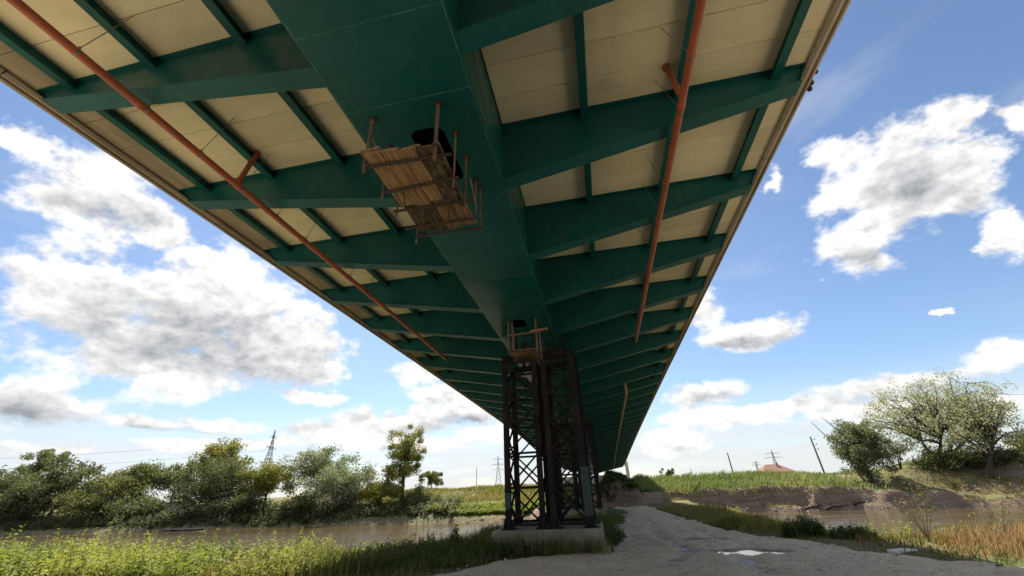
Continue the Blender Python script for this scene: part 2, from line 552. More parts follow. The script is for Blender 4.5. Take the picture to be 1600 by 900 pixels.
def ground_mat():
    m, N = new_mat('bank_soil_and_turf')
    geo = N.add('ShaderNodeNewGeometry')
    p = geo.outputs['Position']
    s = N.add('ShaderNodeSeparateXYZ')
    N.put(s.inputs[0], geo.outputs['Normal'])
    n1 = N.noise(p, 0.16, 6, 0.6)
    n2 = N.noise(p, 1.8, 6, 0.65)
    turf = N.mix(N.step(n1, 0.35, 0.65), (0.075, 0.10, 0.03), (0.19, 0.15, 0.075))
    turf = N.mix(N.step(n2, 0.45, 0.75), turf, (0.14, 0.12, 0.06))
    strat = N.noise(N.vec('MULTIPLY', p, (0.25, 0.25, 3.0)), 1.6, 6, 0.65)
    soil = N.mix(N.step(strat, 0.35, 0.65), (0.16, 0.115, 0.085), (0.26, 0.195, 0.145))
    steep = N.step(N.math('ADD', s.outputs[2], N.math('MULTIPLY', N.math('SUBTRACT', n2, 0.5), 0.25)), 0.90, 0.74)
    col = N.mix(steep, turf, soil)
    N.put(N.p.inputs['Base Color'], col)
    N.p.inputs['Roughness'].default_value = 0.95
    N.p.inputs['Specular IOR Level'].default_value = 0.2
    bump(N, N.noise(p, 3.0, 7, 0.65), 0.7, 0.25)
    return m


M['ground'] = ground_mat()


def path_mat():
    m, N = new_mat('compacted_gravel')
    geo = N.add('ShaderNodeNewGeometry')
    p = geo.outputs['Position']
    n1 = N.noise(p, 0.8, 6, 0.62)
    n2 = N.noise(p, 22, 4, 0.7)
    n3 = N.noise(N.vec('MULTIPLY', p, (1.0, 0.25, 1)), 2.6, 5, 0.6)
    col = N.mix(N.step(n1, 0.32, 0.68), (0.48, 0.38, 0.26), (0.58, 0.465, 0.325))
    col = N.mix(N.math('MULTIPLY', N.step(n3, 0.5, 0.72), 0.4), col, (0.32, 0.285, 0.235))
    col = N.mix(N.math('MULTIPLY', N.step(n2, 0.52, 0.72), 0.45), col, (0.54, 0.48, 0.40))
    col = N.mix(N.math('MULTIPLY', N.step(n2, 0.46, 0.28), 0.5), col, (0.21, 0.18, 0.14))
    n4 = N.noise(p, 5.5, 6, 0.7)
    col = N.mix(N.math('MULTIPLY', N.step(n4, 0.54, 0.64), 0.70), col, (0.25, 0.205, 0.15))
    col = N.mix(N.math('MULTIPLY', N.step(n4, 0.44, 0.34), 0.55), col, (0.68, 0.58, 0.45))
    # damp mud low round the puddles
    s = N.add('ShaderNodeSeparateXYZ')
    N.put(s.inputs[0], p)
    wet = N.step(N.math('ADD', s.outputs[2], N.math('MULTIPLY', N.math('SUBTRACT', n1, 0.5), 0.02)), -0.020, -0.052)
    col = N.mix(N.math('MULTIPLY', wet, 0.8), col, (0.105, 0.09, 0.07))
    N.put(N.p.inputs['Base Color'], col)
    N.put(N.p.inputs['Roughness'], N.step(wet, 0, 1, 0.95, 0.42, 'LINEAR'))
    bump(N, N.math('ADD', N.math('MULTIPLY', n2, 0.5), N.noise(p, 6, 6, 0.65)), 0.9, 0.05)
    return m


M['path'] = path_mat()


def water_mat(name, col, bscale, bstr, rough, stretch=(1, 1, 1)):
    m, N = new_mat(name)
    p = pos(N)
    N.p.inputs['Base Color'].default_value = (*col, 1)
    N.p.inputs['Roughness'].default_value = rough
    N.p.inputs['IOR'].default_value = 1.33
    v = N.vec('MULTIPLY', p, stretch)
    calm = N.step(N.noise(N.vec('MULTIPLY', p, (0.02, 0.09, 1)), 1.0, 4, 0.55), 0.38, 0.60, 0.12, 1.0)
    h = N.math('ADD', N.noise(v, bscale, 3, 0.55), N.math('MULTIPLY', N.noise(v, bscale * 0.22, 2, 0.5), 1.6))
    h = N.math('MULTIPLY', h, calm)
    bump(N, h, bstr, 0.10)
    return m


M['river'] = water_mat('muddy_river', (0.085, 0.062, 0.028), 2.0, 1.0, 0.04, (0.8, 1.5, 1))
M['puddle'] = water_mat('puddle_water', (0.10, 0.085, 0.065), 6, 0.02, 0.03)

# ---------------------------------------------------------------- terrain
SHORE = np.array([(-900, 8), (-60, 11), (-30, 12.6), (-14, 13.4), (-8.5, 14.2), (-6, 17), (-5.5, 39), (-6.5, 48), (-9, 56), (-12, 66),
                  (11, 66), (10, 55), (9, 44), (8.4, 34), (7.8, 23), (8.2, 17.5), (10.5, 15.6), (14, 14.6), (24, 13.6), (45, 12), (900, 8)], float)


def shore_dist(x, y):
    x = np.asarray(x, float)
    y = np.asarray(y, float)
    best = np.full(np.broadcast(x, y).shape, 1e9)
    for (ax, ay), (bx, by) in zip(SHORE[:-1], SHORE[1:]):
        dx, dy = bx - ax, by - ay
        t = np.clip(((x - ax) * dx + (y - ay) * dy) / (dx * dx + dy * dy), 0, 1)
        best = np.minimum(best, np.hypot(x - ax - t * dx, y - ay - t * dy))
    px = [-900, -60, -30, -14, -8.5, -6, -5.5, 7.8, 8.2, 10.5, 14, 24, 45, 900]
    py = [8, 11, 12.6, 13.4, 14.2, 17, 200, 200, 17.5, 15.6, 14.6, 13.6, 12, 8]
    inside = y < np.interp(x, px, py)
    inside |= (x > np.interp(y, [17, 39, 48, 56, 66], [-6, -5.5, -6.5, -9, -12])) & (x < np.interp(y, [17.5, 23, 34, 44, 55, 66], [8.2, 7.8, 8.4, 9, 10, 11])) & (y > 17)
    return np.where(inside, best, -best)


PL_Y = [-60, 0, 5, 10.5, 12.2, 13.3, 15, 17.8, 25.5, 37.5, 42]
PL_X = [-42, -18, -9.0, -4.7, -3.6, -2.0, -0.9, -0.5, 0.7, 1.3, 0.6]  # flares behind the camera into an unseen yard added to bounce sunlight upward
PR_Y = [-60, 0, 5, 10.2, 11.1, 11.8, 12.9, 14.9, 17.1, 22.2, 33.3, 42]
PR_X = [42, 20, 12.0, 8.4, 7.7, 7.0, 6.6, 6.1, 5.1, 4.2, 3.9, 3.4]


def path_in(x, y):
    """metres inside the path edge (negative outside)"""
    return np.where(np.asarray(y) > 41, -1, np.minimum(x - np.interp(y, PL_Y, PL_X), np.interp(y, PR_Y, PR_X) - x))


def terrain(x, y):
    x = np.asarray(x, float)
    y = np.asarray(y, float)
    sd = shore_dist(x, y) + fbm(x, y, 0.35, 3, 5) * 1.2
    near = -2.4 + 2.4 * sstep(-2.4, 1.2, sd)
    near = near + fbm(x, y, 0.5, 4, 2) * 0.14 * sstep(0, 3, sd)
    near = near - 0.10 * sstep(-0.3, 0.4, path_in(x, y))
    yw = 57.0 + fbm(x, y * 0, 0.06, 4, 9) * 3.0 - 2.0 * sstep(20, 45, x) - 6 * sstep(2, -3, np.abs(x - 1.5) - 4.5)
    t = y - yw
    jag = fbm(x, y, 0.45, 4, 11) * 1.3 + fbm(x, y * 0.3, 0.16, 3, 13) * 2.0
    right = -2.4 + 1.5 * sstep(-1.6, 0.5, t) + 1.95 * sstep(0.2, 1.6, t + jag) + 1.15 * sstep(2.0, 15, t + jag)
    left = -2.4 + 1.6 * sstep(-3, 0.6, t) + 1.3 * sstep(0.2, 5, t + jag) + 2.0 * sstep(5, 26, t + jag)
    w = sstep(-9, 0, x)
    soft = -2.4 + 1.6 * sstep(-1.6, 0.8, t) + 2.9 * sstep(0.5, 11, t + jag)
    k = sstep(26, 38, x + fbm(x, y, 0.2, 2, 15) * 6)
    right = right * (1 - k) + soft * k
    right = right + fbm(x, y, 0.35, 3, 17) * 0.5 * sstep(1.0, 3.0, t)
    far = left * (1 - w) + right * w
    far = far + 1.9 * sstep(34, 56, x) * sstep(1, 8, t)
    far = far + fbm(x, y, 0.25, 4, 4) * 0.35 * sstep(0.5, 4, t)
    far = far - 1.7 * sstep(24, 46, t)
    # heap of earth at the end of the track
    hx = np.abs((x - 1.05 + fbm(x, y, 0.6, 3, 21) * 0.9) / 2.25)
    hy = np.abs((y - 46.5 + fbm(x, y, 0.7, 3, 22) * 1.2) / 4.6)
    heap = (1.75 + fbm(x, y, 0.8, 3, 25) * 0.9) * sstep(1.18, 0.78, np.maximum(hx, hy)) + 0.95 * sstep(1.0, 0.1, np.hypot(hx, hy))
    z = np.maximum(near, far)
    z = np.where((y > 38) & (y < 56), np.maximum(z, z + heap * sstep(-1.5, 0.5, sd)), z)
    return z


def gaps(marks):
    out = [np.array([marks[0][0]])]
    for (a, b, n) in marks:
        out.append(np.linspace(a, b, n + 1)[1:])
    return np.concatenate(out)


gx = gaps([(-2600, -400, 14), (-400, -130, 40), (-130, -40, 110), (-40, -14, 60), (-14, 14, 110), (14, 60, 100), (60, 130, 40), (130, 400, 30), (400, 2600, 14)])
gy = gaps([(-600, -40, 16), (-40, 4, 22), (4, 38, 80), (38, 54, 60), (54, 66, 64), (66, 100, 44), (100, 220, 24), (220, 3500, 24)])
GX, GY = np.meshgrid(gx, gy)
GZ = terrain(GX, GY)


def grid_mesh(name, X, Y, Z, mat, smooth=True):
    ny, nx = X.shape
    V = np.stack([X.ravel(), Y.ravel(), Z.ravel()], 1)
    i = np.arange(ny * nx).reshape(ny, nx)
    F = np.stack([i[:-1, :-1].ravel(), i[:-1, 1:].ravel(), i[1:, 1:].ravel(), i[1:, :-1].ravel()], 1)
    return np_mesh(name, V, F, mat, smooth)


tag(obj('ground', grid_mesh('ground', GX, GY, GZ, M['ground'])), 'grassy river banks and earth cliff reaching to the horizon', kind='structure')

# gravel track, plus the unseen light-bouncing yard behind the camera
PUDDLES = [(3.75, 13.9, 0.95, 0.72, 0.20), (2.75, 17.0, 0.9, 0.55, 0.125), (2.4, 14.1, 0.9, 0.40, 0.05)]


def path_z(x, y):
    z = fbm(x, y, 0.45, 3, 31) * 0.05 + fbm(x, y, 2.2, 3, 33) * 0.045 + fbm(x, y * 0.25, 1.1, 2, 35) * 0.05 + fbm(x, y, 6.5, 2, 37) * 0.022
    xc = 0.5 * (np.interp(y, PL_Y, PL_X) + np.interp(y, PR_Y, PR_X)) + fbm(x * 0, y, 0.12, 2, 45) * 1.2
    for off in (-0.85, 0.85):
        z = z - 0.035 * np.exp(-((x - xc - off) / 0.24) ** 2) + 0.018 * np.exp(-((np.abs(x - xc - off) - 0.45) / 0.16) ** 2)
    for (px, py, sx, sy, dp) in PUDDLES:
        r = np.hypot((x - px + fbm(x, y, 1.1, 3, 41) * 0.55) / sx, (y - py + fbm(x, y, 1.1, 3, 43) * 0.3) / sy)
        z = z - dp * sstep(1.45, 0.25, r)
    return z + 0.015


pv = np.concatenate([np.linspace(-60, 8, 40), np.linspace(8.3, 24, 190), np.linspace(24.3, 41, 60)])
pu = np.linspace(0, 1, 150)
PU, PV = np.meshgrid(pu, pv)
pl = np.interp(PV, PL_Y, PL_X) - 0.35 + fbm(PV * 0, PV, 0.9, 4, 51) * 0.8
pr = np.interp(PV, PR_Y, PR_X) + 0.35 + fbm(PV * 0 + 50, PV, 0.9, 4, 53) * 0.8
PX = pl + (pr - pl) * PU
edge = np.minimum(PX - pl, pr - PX)
PZ = path_z(PX, PV) * sstep(0.0, 0.8, edge) - 0.16 * sstep(0.55, 0.0, edge)
PZ = PZ + 0.10 * sstep(34, 41, PV)
tag(obj('gravel_path', grid_mesh('gravel_path', PX, PV, PZ, M['path'])), 'grey gravel track running under the bridge, widened out of view to bounce light', kind='structure')

for (px, py, sx, sy, dp), nm in zip(PUDDLES[:2], ('large bright puddle on the gravel track', 'small muddy puddle farther up the gravel track')):
    mb = MB()
    lvl = -0.045 if sx > 1 else -0.060
    n = 28
    ring = [(px + math.cos(2 * math.pi * k / n) * sx * 1.25, py + math.sin(2 * math.pi * k / n) * sy * 1.3, lvl) for k in range(n)]
    mb.quad(*ring)
    tag(mb.build('puddle', M['puddle']), nm, kind='structure')

# river surface
rx = gaps([(-2600, -300, 6), (-300, 300, 20), (300, 2600, 6)])
ry = gaps([(-60, 90, 6)])
RX, RY = np.meshgrid(rx, ry)
tag(obj('river', grid_mesh('river', RX, RY, RX * 0 - 1.5, M['river'])), 'brown slow river crossing beneath the bridge', kind='structure')

# ---------------------------------------------------------------- bridge
CX = -2.13                       # girder axis
S = 2.7                          # rib spacing
PH = 5.619                       # first rib ahead
ZG = 5.171 + EYE                 # girder underside
ZT = 6.20 + EYE                  # rib underside at the tip
ZS = 6.742 + EYE                 # soffit
GW = 1.0                         # half width of the girder
XR, XL = 4.72, -9.32             # deck edges
Y0, Y1 = -30.0, 99.0


def dz(y):
    return -0.0045 * y - 0.00019 * y * abs(y)


def slope(y):
    return -0.0045 - 0.00038 * abs(y)


bridge = empty('bridge', (CX, 45, 0), 'teal green steel girder bridge with cream soffit panels overhead', 'bridge')


def sweep(profile, ys, closed=True):
    """profile: list of (x,z); swept along Y following the vertical curve"""
    mb = MB()
    n = len(profile)
    for y in ys:
        for (x, z) in profile:
            mb.v.append((x, y, z + dz(y)))
    for i in range(len(ys) - 1):
        for k in range(n if closed else n - 1):
            k2 = (k + 1) % n
            mb.f.append((i * n + k, i * n + k2, (i + 1) * n + k2, (i + 1) * n + k))
    if closed:
        mb.f.append(tuple(range(n)))
        mb.f.append(tuple((len(ys) - 1) * n + k for k in range(n)))
    return mb


def ysteps(a, b, st=1.35):
    n = max(1, int(math.ceil((b - a) / st)))
    return [a + (b - a) * i / n for i in range(n + 1)]


def plate_with_hole(xa, xb, ya, yb, hx0, hx1, hy0, hy1, rad, mat, name, parent):
    """bottom plate piece with a rounded manhole cut through it"""
    bm = bmesh.new()
    def loop(pts):
        vs = [bm.verts.new((x, y, ZG + dz(y))) for x, y in pts]
        return [bm.edges.new((vs[i], vs[(i + 1) % len(vs)])) for i in range(len(vs))]
    outer = loop([(xa, ya), (xb, ya), (xb, yb), (xa, yb)])
    pts = []
    for (cx, cy, a0) in ((hx1 - rad, hy1 - rad, 0), (hx0 + rad, hy1 - rad, 90), (hx0 + rad, hy0 + rad, 180), (hx1 - rad, hy0 + rad, 270)):
        for k in range(6):
            a = R(a0 + 18 * k)
            pts.append((cx + rad * math.cos(a), cy + rad * math.sin(a)))
    inner = loop(pts)
    bmesh.ops.triangle_fill(bm, use_beauty=True, edges=outer + inner)
    ext = bmesh.ops.extrude_edge_only(bm, edges=inner)
    for v in [g for g in ext['geom'] if isinstance(g, bmesh.types.BMVert)]:
        v.co.z += 0.035
    bmesh.ops.recalc_face_normals(bm, faces=bm.faces)
    me = bpy.data.meshes.new(name)
    bm.to_mesh(me)
    bm.free()
    me.materials.append(mat)
    return obj(name, me, parent)


def girder(ya, yb, mat, hole):
    hx0, hx1, hy0, hy1 = hole
    pa, pb = hy0 - 0.45, hy1 + 0.45
    xa, xb = CX - GW, CX + GW
    bx = sweep([(xa + 0.02, ZS + 0.03), (xa + 0.02, ZG + 0.002), (xa + 0.045, ZG + 0.002), (xa + 0.045, ZS + 0.03)], ysteps(ya, yb))
    b2 = sweep([(xb - 0.045, ZS + 0.03), (xb - 0.045, ZG + 0.002), (xb - 0.02, ZG + 0.002), (xb - 0.02, ZS + 0.03)], ysteps(ya, yb))
    k = len(bx.v)
    bx.v += b2.v
    bx.f += [tuple(i + k for i in f) for f in b2.f]
    g = bx.build('girder', mat, bridge)
    for (a, b) in ((ya, pa), (pb, yb)):
        p = sweep([(xa, ZG), (xb, ZG), (xb, ZG + 0.03), (xa, ZG + 0.03)], ysteps(a, b))
        p.build('bottom_plate', mat, g)
    plate_with_hole(xa, xb, pa, pb, hx0, hx1, hy0, hy1, 0.16, mat, 'bottom_plate', g)
    return g


girder_a = girder(Y0, 9.1, M['paint'], (-2.36, -1.80, 4.05, 5.30))
girder_b = girder(9.1, Y1, M['paint_gloss'], (-2.45, -1.95, 12.0, 12.75))
for y in (-1.2, 0.2, 1.28, 2.40, 3.52, 6.4, 7.75, 9.1, 10.6, 13.4, 16.2):
    mb = MB()
    mb.bar((CX - GW + 0.004, y, ZG + dz(y) - 0.001), (CX + GW - 0.004, y, ZG + dz(y) - 0.001), 0.012, 0.006)
    mb.build('weld_seam', M['weld'], girder_a if y <= 9.1 else girder_b)
for x, g, a, b in ((CX - GW + 0.03, girder_a, -4, 9.1), (CX + GW - 0.03, girder_a, -4, 9.1), (CX + GW - 0.03, girder_b, 9.1, 30)):
    mb = sweep([(x - 0.008, ZG - 0.005), (x + 0.008, ZG - 0.005), (x + 0.008, ZG + 0.001), (x - 0.008, ZG + 0.001)], ysteps(a, b))
    mb.build('weld_seam', M['weld'], g)


# cantilever ribs: shared meshes, one for each side
def rib_meshes(side):
    xi = CX + side * (GW - 0.015)
    xo = 4.26 if side > 0 else -8.52
    xt = (XR - 0.21) if side > 0 else (XL + 0.25)
    t = 0.009
    bx = lambda x: ZG + 0.03 + (ZT - ZG) * (abs(x - CX) - GW) / (6.35 - GW)
    mb = MB()
    n = 8
    for k in range(n):
        a, b = xi + (xo - xi) * k / n, xi + (xo - xi) * (k + 1) / n
        c, d = xi + (xt - xi) * k / n, xi + (xt - xi) * (k + 1) / n
        mb.hexa([(a, -t, bx(a)), (b, -t, bx(b)), (b, t, bx(b)), (a, t, bx(a)), (c, -t, ZS - 0.004), (d, -t, ZS - 0.004), (d, t, ZS - 0.004), (c, t, ZS - 0.004)])
    # narrow top flange, web splice line and edge stiffener
    mb.box(min(xi, xt), max(xi, xt), -0.08, 0.08, ZS - 0.022, ZS - 0.003)
    for (q0, q1) in ((0.0, 0.015),):
        e0, e1 = xo - side * 0.02, xt - side * 0.02
        mb.hexa([(e0, -0.07, bx(e0)), (e0 + side * 0.015, -0.07, bx(e0)), (e0 + side * 0.015, 0.07, bx(e0)), (e0, 0.07, bx(e0)),
                 (e1, -0.07, ZS - 0.03), (e1 + side * 0.015, -0.07, ZS - 0.03), (e1 + side * 0.015, 0.07, ZS - 0.03), (e1, 0.07, ZS - 0.03)])
    web = mb.mesh('rib', M['paint'])
    fb_ = MB()
    w = 0.15
    fb_.hexa([(xi, -w, bx(xi) - 0.022), (xo, -w, bx(xo) - 0.022), (xo, w, bx(xo) - 0.022), (xi, w, bx(xi) - 0.022),
              (xi, -w, bx(xi)), (xo, -w, bx(xo)), (xo, w, bx(xo)), (xi, w, bx(xi))])
    fl = fb_.mesh('bottom_flange', M['paint'])
    return web, fl


RIBS = {s: rib_meshes(s) for s in (-1, 1)}
rib_ys = [PH + S * k for k in range(-10, 35) if PH + S * k < Y1 - 1]
for y in rib_ys:
    for s in (-1, 1):
        o = obj('rib', RIBS[s][0], bridge, (0, y, dz(y)))
        fl = bpy.data.objects.new('bottom_flange', RIBS[s][1])
        COL.objects.link(fl)
        fl.parent = o

# stringers under the slab
STR = [2.65, 4.40, 6.10]
for s in (-1, 1):
    for off in STR:
        x = CX + s * off
        d = 0.21
        prof = [(x - 0.075, ZS - d), (x + 0.075, ZS - d), (x + 0.075, ZS - d + 0.016), (x + 0.008, ZS - d + 0.016), (x + 0.008, ZS - 0.001),
                (x - 0.008, ZS - 0.001), (x - 0.008, ZS - d + 0.016), (x - 0.075, ZS - d + 0.016)]
        sweep(prof, ysteps(Y0, Y1)).build('stringer', M['paint'], bridge)

# concrete deck above and its soffit panels
sweep([(XL + 0.05, ZS + 0.034), (XR - 0.05, ZS + 0.034), (XR - 0.05, ZS + 0.28), (XL + 0.05, ZS + 0.28)], ysteps(Y0, Y1)).build('deck_slab', M['slabtop'], bridge)
lines_r = [CX + GW] + [CX + o_ for o_ in STR] + [XR - 0.19]
lines_l = [CX - GW] + [CX - o_ for o_ in STR] + [XL + 0.23]
strips = [(a, b) for a, b in zip(lines_r[:-1], lines_r[1:])] + [(b, a) for a, b in zip(lines_l[:-1], lines_l[1:])]
PB = S / 4
panel_me = {}
for i, (a, b) in enumerate(strips):
    mb = MB()
    w, l, e = (b - a) / 2 - 0.003, PB / 2 - 0.0035, 0.006
    mb.hexa([(-w + e, -l + e, 0), (w - e, -l + e, 0), (w - e, l - e, 0), (-w + e, l - e, 0), (-w, -l, e), (w, -l, e), (w, l, e), (-w, l, e)])
    mb.box(-w, w, -l, l, e, 0.034)
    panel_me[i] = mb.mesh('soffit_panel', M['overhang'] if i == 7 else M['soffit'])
rest = MB()
for j in range(int((Y1 + 8) / PB)):
    y = PH - 4 * S + PB * (j + 0.5)
    if y > Y1 - 0.5:
        break
    for i, (a, b) in enumerate(strips):
        if 1.0 < y < 1.0 + 9 * S:
            jig = rng.normal(0, 0.0016)
            o = obj('soffit_panel', panel_me[i], bridge, ((a + b) / 2, y, ZS + dz(y) + jig))
            o.rotation_euler = (math.atan(slope(y)) + rng.normal(0, 0.0015), rng.normal(0, 0.0006), 0)
        else:
            z = ZS + dz(y)
            rest.box(a + 0.003, b - 0.003, y - PB / 2 + 0.004, y + PB / 2 - 0.004, z, z + 0.034)
tag(rest.build('soffit_panel', M['soffit'], bridge), kind='stuff')

# precast edge beams
eb_len = 5.4


def edge_beam(xa, xb, side):
    mb = MB()
    h = eb_len / 2 - 0.004
    z0, z1 = 6.62 + EYE, 7.35 + EYE
    inn = xa if side > 0 else xb
    out_ = xb if side > 0 else xa
    prof = [(inn, z0 + 0.06), (inn + side * 0.05, z0 + 0.02), (inn + side * 0.10, z0 + 0.02), (inn + side * 0.11, z0 + 0.05), (inn + side * 0.14, z0 + 0.05), (inn + side * 0.15, z0),
            (out_ - side * 0.02, z0), (out_, z0 + 0.02), (out_, z1), (inn, z1)]
    n = len(prof)
    zc = z0
    for y in (-h, h):
        for (x, z) in prof:
            mb.v.append((x, y, z))
    for k in range(n):
        k2 = (k + 1) % n
        mb.f.append((k, k2, n + k2, n + k))
    mb.f.append(tuple(range(n)))
    mb.f.append(tuple(n + k for k in range(n)))
    return mb.mesh('edge_beam', M['concrete'])


EB = {1: edge_beam(XR - 0.20, XR, 1), -1: edge_beam(XL, XL + 0.24, -1)}
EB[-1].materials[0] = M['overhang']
y = Y0 + eb_len / 2
while y < Y1:
    for s in (-1, 1):
        o = obj('edge_beam', EB[s], bridge, (rng.normal(0, 0.0015), y, dz(y) + rng.normal(0, 0.002)))
        o.rotation_euler = (math.atan(slope(y)), 0, 0)
    y += eb_len
# little lugs left on the outer face
for y, zz in ((5.75, 6.60), (5.95, 6.56), (6.05, 6.52)):
    mb = MB()
    mb.box(XR - 0.001, XR + 0.06, y - 0.03, y + 0.03, zz + EYE + 0.03, zz + EYE + 0.12)
    mb.build('lifting_lug', M['ledger_steel'], bridge)

# steel railing along both deck edges
for s, x in ((1, XR - 0.12), (-1, XL + 0.12)):
    mb = MB()
    for y in ysteps(Y0, Y1, 2.0):
        mb.box(x - 0.03, x + 0.03, y - 0.03, y + 0.03, 7.35 + EYE + dz(y) - 0.05, 8.35 + EYE + dz(y))
    for hz in (7.75, 8.05, 8.32):
        ys = ysteps(Y0, Y1, 4)
        for a, b in zip(ys[:-1], ys[1:]):
            mb.bar((x, a, hz + EYE + dz(a)), (x, b, hz + EYE + dz(b)), 0.05, 0.05)
    mb.build('railing', M['galv'], bridge)

# far abutment
ab = empty('abutment', (CX, 99.5, 0), 'pale concrete abutment where the bridge lands on the far bank', 'abutment')
mb = MB()
zt = ZG + dz(99)
mb.box(XL - 0.2, XR + 0.3, 99.3, 101.5, -1, zt - 0.35)
mb.build('wall', M['white_concrete'], ab)
mb = MB()
mb.hexa([(XR + 0.05, 97.6, -1), (XR + 0.75, 97.6, -1), (XR + 0.75, 104, -1), (XR + 0.05, 104, -1),
         (XR + 0.05, 99.6, zt + 2.2), (XR + 0.75, 99.6, zt + 2.2), (XR + 0.75, 104, zt + 2.2), (XR + 0.05, 104, zt + 2.2)])
mb.build('wing_wall', M['white_concrete'], ab)
mb = MB()
for x in (CX - 0.7, CX + 0.7):
    mb.box(x - 0.3, x + 0.3, 98.4, 99.0, zt - 0.35, zt - 0.005)
mb.box(CX - 2.5, CX + 2.5, 97.9, 99.3, -1, zt - 0.351)
mb.build('bearing_shelf', M['white_concrete'], ab)

# ---------------------------------------------------------------- drain pipes
def drain_pipe(name_label, x, zr, ya, yb, mat, rad, clamps, branch=None, group=None, near=True, elbow=False):
    z = zr + EYE
    t = empty('drain_pipe', (x, ya, z), name_label, 'pipe', 'drain pipes slung beneath the bridge')
    mb = MB()
    pts = [(x, y, z + dz(y)) for y in ysteps(ya, yb, 2.0)]
    if elbow:
        pts = [(x, ya - 0.25, ZS + dz(ya) - 0.2), (x, ya - 0.12, z + 0.30 + dz(ya))] + pts
    mb.tube(pts, rad, 14 if near else 8)
    mb.build('tube', mat, t, True)
    for i, y in enumerate(clamps):
        zc = z + dz(y)
        if i % 2 == 1:
            c = MB()
            c.tube([(x, y - 0.10, zc), (x, y - 0.085, zc), (x, y + 0.02, zc), (x, y + 0.03, zc)], [rad * 1.02, rad * 1.13, rad * 1.13, rad * 1.02], 14)
            c.build('coupling', mat, t, True)
        c = MB()
        c.tube([(x, y + 0.055, zc), (x, y + 0.08, zc)], rad * 1.10, 14)
        c.box(x - 0.012, x + 0.012, y + 0.055, y + 0.08, zc + rad * 1.05, zc + rad * 1.05 + 0.05)
        c.build('clamp', M['wire'], t)
        c = MB()
        sx = -0.18 if x > CX else 0.18
        c.tube([(x, y + 0.067, zc + rad * 1.05), (x + sx, y + 0.25, ZS + dz(y))], 0.006, 5)
        c.build('hanger_wire', M['wire'], t)
    if branch:
        by, tx, ty = branch
        c = MB()
        zb_ = z + dz(by)
        c.tube([(x, by, zb_), (x + (tx - x) * 0.25, by + (ty - by) * 0.25, zb_ + 0.14), (tx, ty, ZS + dz(ty) - 0.02)], rad * 0.82, 12)
        c.build('branch_pipe', mat, t, True)
        c = MB()
        a = Vector((tx, ty, ZS + dz(ty) - 0.05))
        c.tube([a + Vector((0, 0, -0.05)), a + Vector((0, 0, 0.04))], rad * 1.0, 12)
        c.build('socket', mat, t, True)
    return t


drain_pipe('orange drain pipe hanging under the left side of the bridge', -6.37, 5.62, -6, 16.5, M['pipe'], 0.062,
           [2.0 + 0.95 * k for k in range(15)], (4.75, -6.42, 5.0))
drain_pipe('orange drain pipe hanging under the right side of the bridge', 2.03, 5.62, -6, 16.75, M['pipe'], 0.062,
           [2.15 + 0.95 * k for k in range(15)], (4.80, 2.02, 5.02))
drain_pipe('faded drain pipe continuing along the far right half of the bridge', 2.05, 5.55, 26.6, 92, M['pipe_old'], 0.075,
           [27 + 2.7 * k for k in range(10)], None, near=False, elbow=True)

# ---------------------------------------------------------------- hanging platforms
def plank(parent, x, y, z, w, l, rz, tilt, mat):
    mb = MB()
    mb.box(-w / 2, w / 2, -l / 2, l / 2, 0, 0.042)
    o = obj('plank', mb.mesh('plank', mat), parent, (x, y, z))
    o.rotation_euler = (tilt, rng.normal(0, 0.01), rz)
    return o


def tube_part(name, parent, a, b, r, mat, n=8):
    mb = MB()
    mb.tube([a, b], r, n)
    return mb.build(name, mat, parent)


zp = 4.18 + EYE
pf = empty('hanging_platform', (-2.2, 4.5, zp), 'wooden plank work platform hung below the open manhole in the girder', 'platform', 'work platforms under the girder')
for (x, y, w, l, rz, tl, dzp, mt) in (
        (-2.57, 4.10, 0.24, 1.15, 0.00, 0.00, 0.03, 'wood'), (-2.32, 4.16, 0.25, 1.25, 0.015, 0.0, 0.03, 'wood'), (-2.07, 4.12, 0.23, 1.10, -0.01, 0.0, 0.03, 'wood'),
        (-1.84, 4.20, 0.22, 1.20, 0.02, 0.0, 0.03, 'wood_dark'), (-1.70, 4.30, 0.10, 1.35, 0.03, 0.0, 0.075, 'wood_dark'),
        (-2.20, 3.75, 0.26, 0.62, 1.50, 0.0, 0.08, 'wood'), (-2.60, 3.62, 0.22, 0.30, 1.52, 0.0, 0.08, 'wood'),
        (-2.56, 5.02, 0.25, 0.90, 0.03, 0.0, 0.075, 'wood_dark'), (-2.31, 5.05, 0.24, 0.95, -0.02, 0.0, 0.075, 'wood_dark'),
        (-2.05, 4.98, 0.25, 1.05, 0.02, 0.0, 0.078, 'wood'), (-1.79, 4.93, 0.24, 1.10, -0.015, 0.0, 0.076, 'wood'),
        (-2.40, 4.62, 0.20, 0.75, 1.35, 0.0, 0.12, 'wood_dark')):
    plank(pf, x, y, zp + dzp, w, l, rz, tl, M[mt])
for (y, x0, x1, sk) in ((3.74, -2.80, -1.50, 0.03), (4.25, -2.82, -1.55, -0.02), (4.75, -2.84, -1.52, 0.03), (5.22, -2.86, -1.55, 0.0), (5.50, -2.80, -1.54, 0.02)):
    tube_part('ledger_tube', pf, (x0, y - sk, zp - 0.002), (x1, y + sk, zp - 0.002), 0.024, M['ledger_steel'])
zt_ = ZG - 0.02
